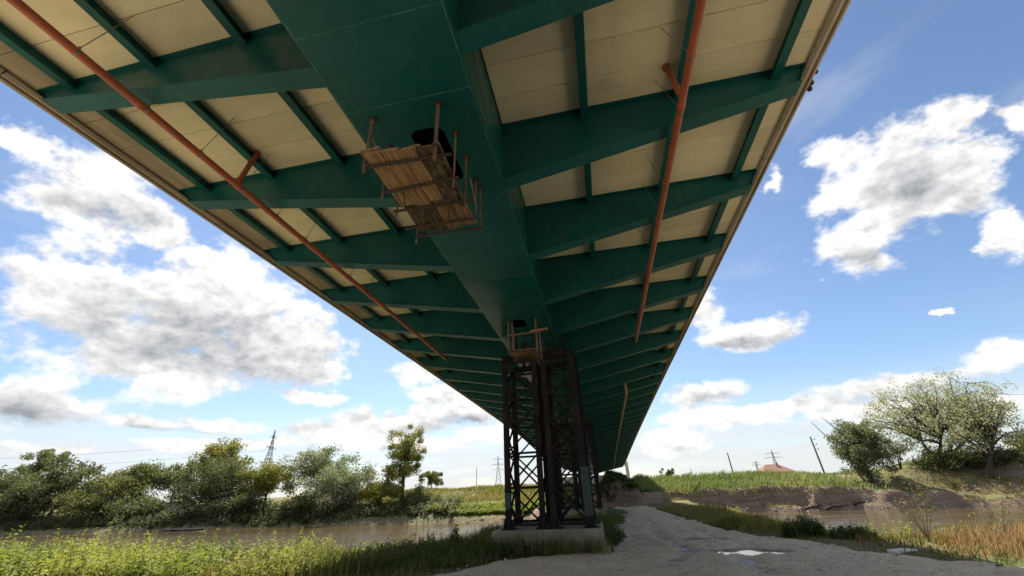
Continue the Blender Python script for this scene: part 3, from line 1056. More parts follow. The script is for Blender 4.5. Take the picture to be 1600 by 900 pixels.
for (x, y, lo, r) in ((-2.77, 3.70, -0.10, 0.034), (-1.70, 3.67, -0.16, 0.036), (-1.63, 4.24, -0.16, 0.022), (-1.62, 4.75, -0.06, 0.022), (-1.62, 5.35, -0.05, 0.02), (-1.60, 5.58, -0.05, 0.02),
                      (-2.78, 4.25, -0.14, 0.022), (-2.80, 4.75, -0.08, 0.02), (-2.78, 5.5, -0.14, 0.022)):
    tube_part('post', pf, (x, y, zp + lo), (x, y, zt_ + dz(y)), r * 0.8, M['tube_steel'])
    mb = MB()
    mb.box(x - 0.05, x + 0.05, y - 0.05, y + 0.05, zt_ + dz(y) - 0.005, zt_ + dz(y) + 0.018)
    mb.build('top_plate', M['ledger_steel'], pf)
tube_part('diagonal_tube', pf, (-2.76, 3.74, zp + 0.62), (-2.60, 4.25, zp + 0.05), 0.012, M['tube_steel'])
tube_part('diagonal_tube', pf, (-1.62, 5.0, zp + 0.7), (-1.61, 5.35, zp + 0.3), 0.012, M['tube_steel'])
for (x, y) in ((-2.45, 4.25), (-1.9, 4.75), (-1.75, 5.1)):
    tube_part('tie_wire', pf, (x, y, zp - 0.03), (x - 0.15, y + 0.42, zp - 0.03), 0.010, M['ledger_steel'], 6)

zp2 = 4.02 + EYE
pf2 = empty('hanging_platform', (-2.1, 12.6, zp2), 'small plank platform on tubes just in front of the trestle top', 'platform', 'work platforms under the girder')
for (x, y, w, l, rz) in ((-2.1, 12.22, 0.26, 0.86, 1.57), (-2.1, 12.50, 0.26, 0.90, 1.56), (-2.08, 12.80, 0.26, 0.84, 1.58)):
    plank(pf2, x, y, zp2 + 0.03, w, l, rz, 0, M['wood'])
for (a, b) in (((-2.55, 12.05, zp2), (-1.6, 12.05, zp2)), ((-2.55, 12.95, zp2), (-1.6, 12.95, zp2)), ((-2.5, 12.9, zp2 - 0.03), (-1.65, 12.1, zp2 - 0.03)), ((-2.5, 12.92, zp2 - 0.03), (-1.65, 12.5, zp2 - 0.03))):
    tube_part('ledger_tube', pf2, a, b, 0.024, M['ledger_steel'])
for (x, y) in ((-2.5, 12.05), (-1.58, 12.05), (-2.5, 12.95), (-1.58, 12.95), (-2.38, 12.1)):
    tube_part('post', pf2, (x, y, zp2 - 0.06), (x, y, zt_ + dz(y)), 0.026, M['tube_steel'])
tube_part('guard_rail', pf2, (-2.55, 12.0, zp2 + 0.55), (-1.58, 12.0, zp2 + 0.58), 0.024, M['tube_steel'])
mb = MB()
mb.bar((-1.75, 11.97, zp2 + 0.60), (-1.18, 11.97, zp2 + 0.63), 0.05, 0.07)
mb.build('rail_board', M['wood'], pf2)

# ---------------------------------------------------------------- trestle towers
def trestle(label, x0, x1, y0, y1, zb, zt, ztop, wide_right=False, worn=None):
    t = empty('trestle_tower', ((x0 + x1) / 2, (y0 + y1) / 2, zb), label, 'trestle', 'lattice trestle towers propping the girder')
    legs = {}
    for i, x in enumerate((x0, x1)):
        for j, y in enumerate((y0, y1)):
            w = 0.25 if (wide_right and i == 1 and j == 0) else 0.18
            lean = 0.10 if (wide_right and i == 1) else 0.0
            mb = MB()
            mb.hsec((x + (-0.02), y, zb + 0.03), (x - lean, y, zt), w, w, 0.018, (0, 1, 0))
            # riveted lacing plates between the flanges
            for k in range(7):
                zz = zb + 0.35 + k * (zt - zb - 0.6) / 6
                xx = x - lean * (zz - zb) / (zt - zb)
                mb.box(xx - w / 2 - 0.012, xx + w / 2 + 0.012, y - w / 2 - 0.007, y - w / 2 - 0.0005, zz - 0.09, zz + 0.09)
            legs[i, j] = mb.build('leg', M['steel'], t)
            mb = MB()
            mb.hexa([(x - 0.24, y - 0.22, zb), (x + 0.24, y - 0.22, zb), (x + 0.24, y + 0.22, zb), (x - 0.24, y + 0.22, zb),
                     (x - 0.24, y - 0.22, zb + 0.03), (x + 0.24, y - 0.22, zb + 0.03), (x + 0.24, y + 0.22, zb + 0.03), (x - 0.24, y + 0.22, zb + 0.03)])
            for sx in (-1, 1):
                mb.hexa([(x + sx * 0.13, y - 0.2, zb + 0.03), (x + sx * 0.15, y - 0.2, zb + 0.03), (x + sx * 0.15, y + 0.2, zb + 0.03), (x + sx * 0.13, y + 0.2, zb + 0.03),
                         (x + sx * 0.13, y - 0.08, zb + 0.30), (x + sx * 0.15, y - 0.08, zb + 0.30), (x + sx * 0.15, y + 0.08, zb + 0.30), (x + sx * 0.13, y + 0.08, zb + 0.30)])
            mb.build('base_plate', M['steel'], t)
    if worn is not None:
        for (i, j, za, zc) in worn:
            x, y = (x0, x1)[i], (y0, y1)[j]
            w = 0.25 if (wide_right and i == 1 and j == 0) else 0.18
            mb = MB()
            mb.box(x - w / 2 - 0.018, x + w / 2 - 0.002, y - w / 2 - 0.011, y - w / 2 - 0.008, za, zc)
            mb.build('paint_patch', M['teal_worn'], t)
    nz = 5
    zs = [zb + 0.12 + (zt - zb - 0.2) * k / nz for k in range(nz + 1)]
    faces = [((x0, y0), (x1, y0), (0, -1)), ((x0, y1), (x1, y1), (0, 1)), ((x0, y0), (x0, y1), (-1, 0)), ((x1, y0), (x1, y1), (1, 0))]
    for (a, b, nrm) in faces:
        n = Vector((nrm[0], nrm[1], 0))
        for k in range(nz + 1):
            o = n * 0.06
            mb = MB()
            mb.angle(Vector((a[0], a[1], zs[k])) + o, Vector((b[0], b[1], zs[k])) + o, 0.075, 0.012)
            mb.build('strut', M['steel'], t)
            if k < nz:
                for (p, q, oo) in ((a, b, 0.075), (b, a, 0.10)):
                    mb = MB()
                    e1 = Vector((p[0], p[1], zs[k])) + n * oo
                    e2 = Vector((q[0], q[1], zs[k + 1])) + n * oo
                    mb.angle(e1, e2, 0.06, 0.011)
                    mb.build('brace', M['steel'], t)
                c = Vector(((a[0] + b[0]) / 2, (a[1] + b[1]) / 2, (zs[k] + zs[k + 1]) / 2)) + n * 0.088
                mb = MB()
                gx_, gy_ = (0.006, 0.05) if nrm[0] else (0.05, 0.006)
                mb.box(c.x - gx_, c.x + gx_, c.y - gy_, c.y + gy_, c.z - 0.05, c.z + 0.05)
                mb.build('gusset', M['steel'], t)
    for y in (y0, y1):
        mb = MB()
        mb.hsec((x0 - 0.10, y, zt + 0.10), (x1 + 0.10, y, zt + 0.10), 0.16, 0.2, 0.016, (0, 0, 1))
        mb.build('cap_beam', M['steel'], t)
    for x in (x0 + (x1 - x0) * 0.42, x0 + (x1 - x0) * 0.75):
        y = (y0 + 0.0)
        mb = MB()
        mb.tube([(x, y, zt + 0.2), (x, y, zt + 0.25), (x, y, zt + 0.25), (x, y, ztop + dz(y) - 0.003)], [0.10, 0.10, 0.065, 0.065], 12)
        mb.build('jack', M['steel'], t)
        mb = MB()
        mb.tube([(x, y1, zt + 0.2), (x, y1, zt + 0.25), (x, y1, zt + 0.25), (x, y1, ztop + dz(y1) - 0.003)], [0.10, 0.10, 0.065, 0.065], 12)
        mb.build('jack', M['steel'], t)
    return t


ZP = 0.58
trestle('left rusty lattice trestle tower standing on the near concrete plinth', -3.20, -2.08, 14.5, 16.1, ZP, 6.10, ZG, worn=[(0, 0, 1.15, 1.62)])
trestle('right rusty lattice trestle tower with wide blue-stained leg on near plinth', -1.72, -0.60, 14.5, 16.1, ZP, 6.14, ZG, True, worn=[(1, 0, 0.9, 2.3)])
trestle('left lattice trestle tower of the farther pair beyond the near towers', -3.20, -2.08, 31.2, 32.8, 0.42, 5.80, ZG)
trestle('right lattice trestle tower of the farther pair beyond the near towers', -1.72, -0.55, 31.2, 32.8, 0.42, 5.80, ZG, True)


def plinth(label, x0, x1, y0, y1, zt):
    me_ = MB()
    bm = bmesh.new()
    bmesh.ops.create_cube(bm, size=1)
    for v in bm.verts:
        v.co = Vector((x0 + (x1 - x0) * (v.co.x + 0.5), y0 + (y1 - y0) * (v.co.y + 0.5), -0.6 + (zt + 0.6) * (v.co.z + 0.5)))
    bmesh.ops.bevel(bm, geom=list(bm.edges), offset=0.025, segments=2, affect='EDGES')
    bmesh.ops.subdivide_edges(bm, edges=[e for e in bm.edges if e.calc_length() > 0.4], cuts=10, use_grid_fill=True)
    for v in bm.verts:
        v.co.y += float(vnoise(v.co.x * 3, v.co.z * 3, 1, 4)) * 0.02
        v.co.z += float(vnoise(v.co.x * 3, v.co.y * 3, 1, 6)) * 0.015
    me = bpy.data.meshes.new('concrete_plinth')
    bm.to_mesh(me)
    bm.free()
    me.materials.append(M['plinth'])
    return tag(obj('concrete_plinth', me), label, 'plinth', 'concrete plinths under the trestles')


plinth('weathered concrete plinth under the near pair of trestle towers', -3.68, -0.28, 14.0, 16.7, ZP - 0.004)
plinth('concrete plinth under the farther pair of trestle towers', -3.7, -0.1, 30.7, 33.3, 0.416)

# ---------------------------------------------------------------- vegetation helpers
def unit(v):
    return v / np.maximum(np.linalg.norm(v, axis=-1, keepdims=True), 1e-9)


def leaf_quads(g, C, size, aspect=0.5, droop=0.0, flat=0.0):
    """diamond leaves at centres C"""
    n = len(C)
    a = g.normal(size=(n, 3))
    a[:, 2] = a[:, 2] * (1 - flat) - droop
    a = unit(a)
    b = unit(np.cross(a, g.normal(size=(n, 3))))
    s = (size * g.uniform(0.6, 1.3, n))[:, None]
    V = np.stack([C - a * s, C + b * s * aspect, C + a * s, C - b * s * aspect], 1).reshape(-1, 3)
    F = np.arange(4 * n).reshape(n, 4)
    return V, F


def tree(name, label, base, height, half, leaf='leaf_willow', cb=0.1, clumps=60, per=80, lsize=0.16, lean=(0, 0), stems=1, limb=14, spread=0.22,
         trunk_r=None, group=None, seed=0, shell=0.55, top=1.0, depth=0.8, twiggy=0, tip=0.0, upright=0.0, trunk_h=None, wob=0.30):
    g = np.random.default_rng(1000 + seed)
    bx, by, bz = base
    t = empty(name, base, label, 'bush' if name.endswith('bush') else 'tree', group)
    # clump centres in a lumpy crown
    C = []
    z0, z1 = height * cb, height
    zc, hz = (z0 + z1) / 2, (z1 - z0) / 2
    ph = g.uniform(0, 6.28, 6)
    while len(C) < clumps:
        d = unit(g.normal(size=3))
        r = g.uniform(0, 1) ** shell
        a = math.atan2(d[1], d[0])
        lump = 1 + wob * (math.sin(2 * a + ph[0] + 2 * d[2]) * 0.5 + math.sin(3 * a + ph[1] - 3 * d[2]) * 0.35 + math.sin(5 * d[2] + ph[2]) * 0.35)
        r *= lump * 0.92
        x, y, z = d[0] * half * r, d[1] * half * depth * r, d[2] * hz * r
        k = (z + hz) / (2 * hz)
        sh = 1.0 - tip * max(0, k - 0.3) if tip >= 0 else 1.0
        C.append((x * sh + lean[0] * k, y * sh + lean[1] * k, zc + z * top))
    C = np.array(C)
    C[:, 2] = np.clip(C[:, 2], 0.15, height)
    # trunk and limbs
    tr = trunk_r or height * 0.028
    mb = MB()
    th = trunk_h if trunk_h is not None else height * max(cb, 0.18) + 0.25 * height
    starts = []
    for s_ in range(stems):
        a = 6.28 * s_ / max(1, stems) + g.uniform(0, 1)
        ox = 0 if stems == 1 else math.cos(a) * tr * 1.2
        oy = 0 if stems == 1 else math.sin(a) * tr * 1.2
        sp = 0 if stems == 1 else 0.22 * half
        pts = []
        n = 6
        for k in range(n + 1):
            u = k / n
            pts.append((ox + (math.cos(a) * sp + lean[0] * 0.6) * u ** 1.4 + g.normal(0, 0.03) * height * 0.15 * u, oy + (math.sin(a) * sp + lean[1] * 0.6) * u ** 1.4 + g.normal(0, 0.02) * height * 0.15 * u, -0.5 + (th + 0.5) * u))
        mb.tube(pts, [tr * (1.25 if k == 0 else 1) * (1 - 0.5 * k / n) / math.sqrt(stems) ** 0.6 for k in range(n + 1)], 8)
        starts.append([Vector(p) for p in pts[2:]])
    order = np.argsort(-np.linalg.norm(C - C.mean(0), axis=1))
    for q in range(min(limb, clumps)):
        c = Vector(C[order[int(q * clumps / limb)]])
        st = min((p for s_ in starts for p in s_ if p.z < c.z + 0.1), key=lambda p: (p - c).length, default=starts[0][0])
        mid = (st + c) / 2 + Vector((0, 0, (c - st).length * (0.10 + upright)))
        pts = []
        n = 6
        for k in range(n + 1):
            u = k / n
            p = st * (1 - u) ** 2 + mid * 2 * u * (1 - u) + c * u ** 2
            pts.append(p + Vector(g.normal(0, 0.012, 3)) * height * 0.25 * u)
        r0 = tr * g.uniform(0.28, 0.45)
        mb.tube(pts, [r0 * (1 - 0.85 * k / n) for k in range(n + 1)], 5, False)
        for _ in range(twiggy):
            k = g.integers(2, n + 1)
            p = pts[k]
            e = p + Vector(unit(g.normal(size=3) + np.array((0, 0, 0.5)))) * half * g.uniform(0.15, 0.35)
            mb.tube([p, (p + e) / 2 + Vector(g.normal(0, 0.05, 3)), e], [r0 * 0.3, r0 * 0.2, r0 * 0.07], 4, False)
    me = mb.mesh('trunk', M['bark'], True)
    o = bpy.data.objects.new('trunk', me)
    COL.objects.link(o)
    o.parent = t
    # foliage
    cs = g.uniform(0.7, 1.35, len(C))
    per = int(per * 1.55)
    lsize = lsize * 0.78
    L = np.repeat(C, per, 0) + unit(g.normal(size=(len(C) * per, 3))) * (np.repeat(cs, per) * spread * half * g.uniform(0, 1, len(C) * per) ** 0.5)[:, None] * np.array((1, 1, 0.8))
    L[:, 2] = np.maximum(L[:, 2], 0.02)
    V, F = leaf_quads(g, L, lsize, 0.5)
    o = bpy.data.objects.new('crown', np_mesh('crown', V, F, M[leaf]))
    COL.objects.link(o)
    o.parent = t
    return t


def scatter(n, x0, x1, y0, y1, keep, g):
    x = g.uniform(x0, x1, n)
    y = g.uniform(y0, y1, n)
    k = keep(x, y)
    return x[k], y[k]


def blades(g, x, y, z, h, w, bend=0.35, wind=(0.12, -0.02)):
    """bent two-segment blades"""
    n = len(x)
    a = g.uniform(0, 6.283, n)
    bd = g.uniform(0.1, 1, n) * bend * h
    dx, dy = np.cos(a) * bd + wind[0] * h, np.sin(a) * bd + wind[1] * h
    pa = a + 1.57 + g.normal(0, 0.4, n)
    px, py = np.cos(pa) * w / 2, np.sin(pa) * w / 2
    B = np.stack([x, y, z], 1)
    Mi = B + np.stack([dx * 0.3, dy * 0.3, h * 0.58], 1)
    T = B + np.stack([dx, dy, h * (1 - 0.25 * bend)], 1)
    Pp = np.stack([px, py, np.zeros(n)], 1)
    V = np.stack([B - Pp, B + Pp, Mi + Pp * 0.8, Mi - Pp * 0.8, T + Pp * 0.12, T - Pp * 0.12], 1).reshape(-1, 3)
    i = (np.arange(n) * 6)[:, None]
    F = np.concatenate([i + np.array([0, 1, 2, 3]), i + np.array([3, 2, 4, 5])], 0)
    return V, F


def leafy(g, x, y, z, h, per=22, ll=0.10, lw=0.022, low=0.12, wind=(0.10, -0.02)):
    """upright weeds: a stem with leaves all the way up"""
    n = len(x)
    sv, sf = blades(g, x, y, z, h, np.full(n, 0.012), 0.12, wind)
    idx = np.repeat(np.arange(n), per)
    t = g.uniform(low, 1.0, n * per)
    hh = h[idx]
    ang = g.uniform(0, 6.283, n * per)
    lx = x[idx] + wind[0] * hh * t ** 1.6
    ly = y[idx] + wind[1] * hh * t ** 1.6
    lz = z[idx] + hh * t * 0.97
    le = ll * g.uniform(0.6, 1.25, n * per) * (1.15 - 0.6 * t)
    up = g.uniform(-0.35, 0.75, n * per)
    d = unit(np.stack([np.cos(ang), np.sin(ang), up], 1))
    P0 = np.stack([lx, ly, lz], 1)
    side = unit(np.cross(d, np.array((0, 0, 1.0)) + g.normal(0, 0.35, (n * per, 3)))) * lw * (le / ll)[:, None]
    mid = P0 + d * (le * 0.5)[:, None] + np.array((0, 0, 1)) * (le * 0.08)[:, None]
    tip = P0 + d * le[:, None] - np.array((0, 0, 1)) * (le * 0.18)[:, None]
    V = np.stack([P0, mid + side, tip, mid - side], 1).reshape(-1, 3)
    F = np.arange(4 * n * per).reshape(-1, 4)
    return np.concatenate([sv, V]), np.concatenate([sf, F + len(sv)])


def stuff(name, label, V, F, mat):
    return tag(obj(name, np_mesh(name, V, F, mat)), label, kind='stuff')


def join(parts):
    Vs, Fs, k = [], [], 0
    for V, F in parts:
        Vs.append(V)
        Fs.append(F + k)
        k += len(V)
    return np.concatenate(Vs), np.concatenate(Fs)


g = np.random.default_rng(11)
not_plinth = lambda x, y: ~((x > -3.75) & (x < -0.2) & (y > 13.95) & (y < 16.8))
off_path = lambda x, y, m=0.0: path_in(x, y) < -m
near_plinth = lambda x, y: ((y < 13.97) & (y > 13.2 + 0.28 * np.maximum(0, x + 2.2) + fbm(x, y, 1.3, 3, 78) * 0.35) & (x < -0.1 + fbm(x, y, 1.3, 3, 79) * 0.6)) | ((y >= 13.97) & (x > -0.26) & (x < 0.0 + 0.05 * (y - 14) + fbm(x, y, 0.9, 3, 80) * 0.75))

# ---- near left bank: tall bright weeds
x, y = scatter(5200, -34, -6.5, 9.2, 16.5, lambda x, y: off_path(x, y, 0.4) & (shore_dist(x, y) > 0.2) & (g.uniform(0, 1, len(x)) < sstep(-6.0, -10.5, x + fbm(x, y, 0.5, 3, 61) * 4)), g)
h = (0.42 + 0.30 * sstep(-8, -13, x) + fbm(x, y, 0.5, 3, 63) * 0.5) * np.where(g.uniform(0, 1, len(x)) < 0.10, g.uniform(1.15, 1.6, len(x)), g.uniform(0.6, 1.12, len(x)))
V, F = leafy(g, x, y, terrain(x, y) - 0.03, np.maximum(h, 0.25), 26, 0.135, 0.030)
stuff('tall_weeds', 'bright green leafy weeds lining the left river bank', V, F, M['weed_bright'])
# darker taller nettles among them
x, y = scatter(420, -20, -9, 10, 16, lambda x, y: (fbm(x, y, 0.45, 3, 65) > 0.22), g)
V, F = leafy(g, x, y, terrain(x, y) - 0.03, g.uniform(0.6, 0.95, len(x)), 34, 0.14, 0.036)
stuff('dark_nettles', 'patch of darker leafy nettles among the bright weeds at far left', V, F, M['weed_dark'])
# mixed dry and green grass between weeds and track
x, y = scatter(26000, -14, -2.2, 9.3, 21, lambda x, y: off_path(x, y, 0.1) & not_plinth(x, y) & (shore_dist(x, y) > 0.1), g)
h = (0.20 + 0.20 * sstep(0.1, 2.2, -path_in(x, y)) + fbm(x, y, 0.8, 3, 71) * 0.22) * g.uniform(0.6, 1.25, len(x))
V, F = blades(g, x, y, terrain(x, y) - 0.03, np.maximum(h, 0.08), g.uniform(0.016, 0.032, len(x)), 0.55)
stuff('bank_grass', 'mixed green and straw coloured grass beside the track on the left', V, F, M['grass_mix'])
x, y = scatter(1500, -9, -2.6, 10.3, 19, lambda x, y: off_path(x, y, 0.15) & not_plinth(x, y) & (fbm(x, y, 0.5, 3, 73) > 0.0), g)
V, F = leafy(g, x, y, terrain(x, y) - 0.03, g.uniform(0.25, 0.62, len(x)), 18, 0.12, 0.030)
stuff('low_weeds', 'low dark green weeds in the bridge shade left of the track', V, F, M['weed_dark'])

x, y = scatter(2600, -32, -5.5, 9.3, 15, lambda x, y: off_path(x, y, 0.3) & (shore_dist(x, y) > 0.1) & (fbm(x, y, 0.6, 3, 77) > -0.05), g)
V, F = blades(g, x, y, terrain(x, y) - 0.03, g.uniform(0.45, 0.95, len(x)), np.full(len(x), 0.014), 0.35)
stuff('straw_stalks', 'straw coloured stalks rising among the left bank weeds', V, F, M['grass_tan'])
x, y = scatter(900, -6, 9, 10, 24, lambda x, y: (path_in(x, y) > 0.0) & (path_in(x, y) < 0.9) & (g.uniform(0, 1, len(x)) < np.exp(-path_in(x, y) * 4)), g)
V, F = leafy(g, x, y, path_z(x, y) - 0.02, g.uniform(0.05, 0.20, len(x)), 12, 0.08, 0.02)
stuff('track_weeds', 'small weeds creeping in from the ragged edges of the track', V, F, M['weed_dark'])

# ---- round the near plinth and along the left track edge
x, y = scatter(9000, -4.2, 1.4, 12.4, 31, lambda x, y: off_path(x, y, -0.05) & not_plinth(x, y) & (path_in(x, y) > -3.2) & (y > 12.6), g)
h = (0.22 + fbm(x, y, 0.9, 3, 75) * 0.25 + 0.40 * sstep(-1.3, -0.2, x) * sstep(15.5, 17.0, y) * sstep(27, 22, y)) * g.uniform(0.6, 1.3, len(x))
parts = [blades(g, x, y, terrain(x, y) - 0.03, np.maximum(h, 0.07), g.uniform(0.014, 0.028, len(x)), 0.6)]
x, y = scatter(1700, -4.4, 0.9, 13.0, 24, lambda x, y: off_path(x, y, 0.05) & not_plinth(x, y) & (path_in(x, y) > -2.0), g)
h = (0.42 + 0.30 * sstep(15.5, 17.5, y)) * g.uniform(0.5, 1.3, len(x))
parts.append(leafy(g, x, y, terrain(x, y) - 0.03, h, 20, 0.10, 0.026))
x, y = scatter(900, -3.9, 0.45, 13.25, 18.5, lambda x, y: not_plinth(x, y) & near_plinth(x, y), g)
parts.append(leafy(g, x, y, x * 0 - 0.03, g.uniform(0.16, 0.52, len(x)), 20, 0.11, 0.026))
x, y = scatter(2500, -4.1, 0.5, 13.1, 18.5, lambda x, y: not_plinth(x, y) & near_plinth(x, y), g)
parts.append(blades(g, x, y, x * 0 - 0.03, g.uniform(0.08, 0.42, len(x)), g.uniform(0.012, 0.022, len(x)), 0.7))
V, F = join(parts)
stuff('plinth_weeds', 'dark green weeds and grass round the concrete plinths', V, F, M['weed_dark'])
x, y = scatter(500, -3.9, -0.1, 13.2, 13.95, lambda x, y: x > -9, g)
V, F = blades(g, x, y, terrain(x, y) - 0.02, g.uniform(0.25, 0.85, len(x)), np.full(len(x), 0.012), 0.5)
stuff('dry_stalks', 'dry pale stalks standing in front of the near plinth', V, F, M['grass_tan'])

# ---- right of the track
x, y = scatter(30000, 3.4, 17, 9.6, 34, lambda x, y: off_path(x, y, -0.02) & (shore_dist(x, y) > -0.2), g)
d_ = -path_in(x, y)
h = (0.11 + 0.12 * sstep(0.2, 1.6, d_) + fbm(x, y, 0.8, 3, 81) * 0.14) * g.uniform(0.6, 1.3, len(x))
V, F = blades(g, x, y, terrain(x, y) - 0.03, np.maximum(h, 0.06), g.uniform(0.016, 0.032, len(x)), 0.6)
stuff('verge_grass', 'short green grass along the right verge of the track', V, F, M['grass_mix'])
x, y = scatter(30000, 5.6, 16, 10.2, 26, lambda x, y: off_path(x, y, 0.6) & (shore_dist(x, y) > -0.3) & (fbm(x, y, 0.35, 3, 83) + 0.5 * sstep(7.4, 8.6, x) * sstep(18, 14, y) > 0.05), g)
h = (0.22 + fbm(x, y, 0.6, 3, 85) * 0.30 + 0.34 * sstep(7.5, 8.8, x) * sstep(16.5, 14, y) * sstep(13.5, 10.5, x)) * g.uniform(0.55, 1.3, len(x))
V, F = blades(g, x, y, terrain(x, y) - 0.03, np.maximum(h, 0.12), g.uniform(0.011, 0.022, len(x)), 0.45, (0.22, 0.0))
stuff('dry_grass', 'tall reddish dry grass on the right bank', V, F, M['grass_dry'])
x, y = scatter(2600, 5.0, 18, 10.2, 32, lambda x, y: off_path(x, y, 0.25) & (shore_dist(x, y) > 0.0) & (fbm(x, y, 0.5, 3, 87) > -0.02), g)
h = (0.26 + 0.22 * sstep(0.2, 1.5, -path_in(x, y)) + 0.25 * sstep(8.5, 11, x) * sstep(15, 11, y)) * g.uniform(0.5, 1.25, len(x))
V, F = leafy(g, x, y, terrain(x, y) - 0.03, h, 20, 0.11, 0.027)
stuff('green_weeds', 'bright green weeds at the foot of the dry grass on the right', V, F, M['weed_bright'])
x, y = scatter(7000, 3.6, 9, 19, 39, lambda x, y: off_path(x, y, 0.1) & (shore_dist(x, y) > -0.5), g)
V, F = blades(g, x, y, terrain(x, y) - 0.03, g.uniform(0.15, 0.45, len(x)), g.uniform(0.02, 0.035, len(x)), 0.5)
stuff('tan_grass', 'tan and olive grass along the far right edge of the track', V, F, M['grass_tan'])

# individual plants one can pick out on the right
def weed_plant(name, label, cat, x, y, h, spread, n, mat, per=30, ll=0.11, lw=0.028, seed=0):
    gg = np.random.default_rng(500 + seed)
    z = float(terrain(x, y)) - 0.03
    t = empty(name, (x, y, z), label, cat)
    st = MB()
    Vs = []
    for k in range(n):
        a = gg.uniform(0, 6.28)
        ln = h * gg.uniform(0.6, 1.05)
        ex, ey = math.cos(a) * spread * gg.uniform(0.2, 1), math.sin(a) * spread * gg.uniform(0.2, 1)
        pts = [Vector((ex * u ** 1.5 * 1.0 + 0.10 * u, ey * u ** 1.5, ln * u)) for u in (0, 0.25, 0.5, 0.75, 1.0)]
        st.tube(pts, [0.011, 0.009, 0.007, 0.005, 0.003], 5, False)
        for q in range(3):
            p = pts[gg.integers(2, 5)]
            e = p + Vector(unit(gg.normal(size=3) + np.array((0.1, 0, 0.6)))) * ln * gg.uniform(0.12, 0.3)
            st.tube([p, e], [0.005, 0.002], 4, False)
            Vs.append(np.array(p + (e - p) * 0.5)[None] + gg.normal(0, 0.05 * h, (per // 3, 3)))
        tt = gg.uniform(0.2, 1, per)
        Vs.append(np.stack([ex * tt ** 1.5 + 0.1 * tt, ey * tt ** 1.5, ln * tt], 1) + gg.normal(0, 0.04, (per, 3)))
    o = bpy.data.objects.new('stem', st.mesh('stem', M['twig']))
    COL.objects.link(o)
    o.parent = t
    V, F = leaf_quads(gg, np.concatenate(Vs), ll * 0.5, lw / ll * 2)
    V[:, 2] = np.maximum(V[:, 2], 0.0)
    o = bpy.data.objects.new('foliage', np_mesh('foliage', V, F, M[mat]))
    COL.objects.link(o)
    o.parent = t
    return t


def weed_clump(name, label, cat, x, y, h, spread, n, mat, per=26, ll=0.13, lw=0.026, seed=0):
    gg = np.random.default_rng(700 + seed)
    z = float(terrain(x, y)) - 0.03
    t = empty(name, (x, y, z), label, cat)
    a, r = gg.uniform(0, 6.28, n), gg.uniform(0, 1, n) ** 0.6
    px, py = np.cos(a) * r * spread, np.sin(a) * r * spread * 0.8
    hh = h * (1 - 0.55 * r ** 1.5) * gg.uniform(0.65, 1.15, n)
    V, F = leafy(gg, px, py, px * 0, hh, per, ll, lw, 0.05, (0.16, -0.03))
    bx_, by_ = np.repeat(px, 3) + gg.normal(0, 0.12, n * 3), np.repeat(py, 3) + gg.normal(0, 0.12, n * 3)
    V2, F2 = blades(gg, bx_, by_, bx_ * 0, np.repeat(hh, 3) * gg.uniform(0.5, 1.2, n * 3), gg.uniform(0.012, 0.024, n * 3), 0.6)
    V, F = join([(V, F), (V2, F2)])
    o = bpy.data.objects.new('foliage', np_mesh('foliage', V, F, M[mat]))
    COL.objects.link(o)
    o.parent = t
    return t


weed_clump('weed_clump', 'dark green leafy weed clump leaning over the track beside the puddles', 'weed', 6.15, 17.0, 0.85, 0.62, 120, 'weed_dark', seed=1)
weed_clump('weed_clump', 'dark green weed clump just right of the tallest clump by the verge', 'weed', 6.95, 15.6, 0.50, 0.65, 90, 'weed_dark', seed=2)
weed_clump('weed_clump', 'yellow-green weed clump at the track edge under the earth cliff', 'weed', 5.3, 21.5, 0.65, 0.7, 90, 'weed_bright', seed=3)
weed_plant('dry_weed', 'tall dry branching weed standing above the reddish grass', 'weed', 8.3, 14.6, 1.35, 0.55, 9, 'grass_tan', 16, 0.06, 0.02, 4)
weed_plant('dry_weed', 'bare grey weed at right in front of the reddish grass', 'weed', 9.3, 13.6, 1.15, 0.7, 9, 'grass_tan', 10, 0.05, 0.02, 5)
weed_plant('dry_weed', 'spiky bare weed at the right edge of the picture', 'weed', 11.0, 13.9, 1.5, 1.0, 12, 'grass_tan', 12, 0.06, 0.02, 6)
weed_clump('weed_clump', 'bright green weed mound in the lower right corner', 'weed', 9.4, 12.0, 0.5, 0.8, 110, 'weed_bright', seed=7)
weed_clump('leafy_sapling', 'dark leafy sapling sprouting from the left bank near the plinth', 'sapling', -5.3, 15.0, 0.85, 0.22, 12, 'weed_dark', 30, 0.16, 0.045, seed=8)

# ---------------------------------------------------------------- stones
def stone_mesh(seed, flat=0.6):
    gg = np.random.default_rng(seed)
    bm = bmesh.new()
    bmesh.ops.create_icosphere(bm, subdivisions=1, radius=1)
    for v in bm.verts:
        v.co *= float(gg.uniform(0.72, 1.2))
        v.co.z *= flat
    me = bpy.data.meshes.new('stone')
    bm.to_mesh(me)
    bm.free()
    return me


SM = [stone_mesh(i) for i in range(6)]
SMV = [np.array([v.co for v in m.vertices]) for m in SM]
SMF = [np.array([list(p.vertices) for p in m.polygons]) for m in SM]


def pebbles(g, x, y, z, s):
    parts = []
    n = len(x)
    kind = g.integers(0, 6, n)
    for k in range(6):
        i = np.where(kind == k)[0]
        if not len(i):
            continue
        a = g.uniform(0, 6.28, len(i))
        v = SMV[k][None] * s[i][:, None, None]
        vx = v[..., 0] * np.cos(a)[:, None] - v[..., 1] * np.sin(a)[:, None]
        vy = v[..., 0] * np.sin(a)[:, None] + v[..., 1] * np.cos(a)[:, None]
        V = np.stack([vx + x[i][:, None], vy + y[i][:, None], v[..., 2] + z[i][:, None]], -1).reshape(-1, 3)
        F = (SMF[k][None] + (np.arange(len(i)) * len(SMV[k]))[:, None, None]).reshape(-1, 3)
        parts.append((V, F))
    return join(parts)


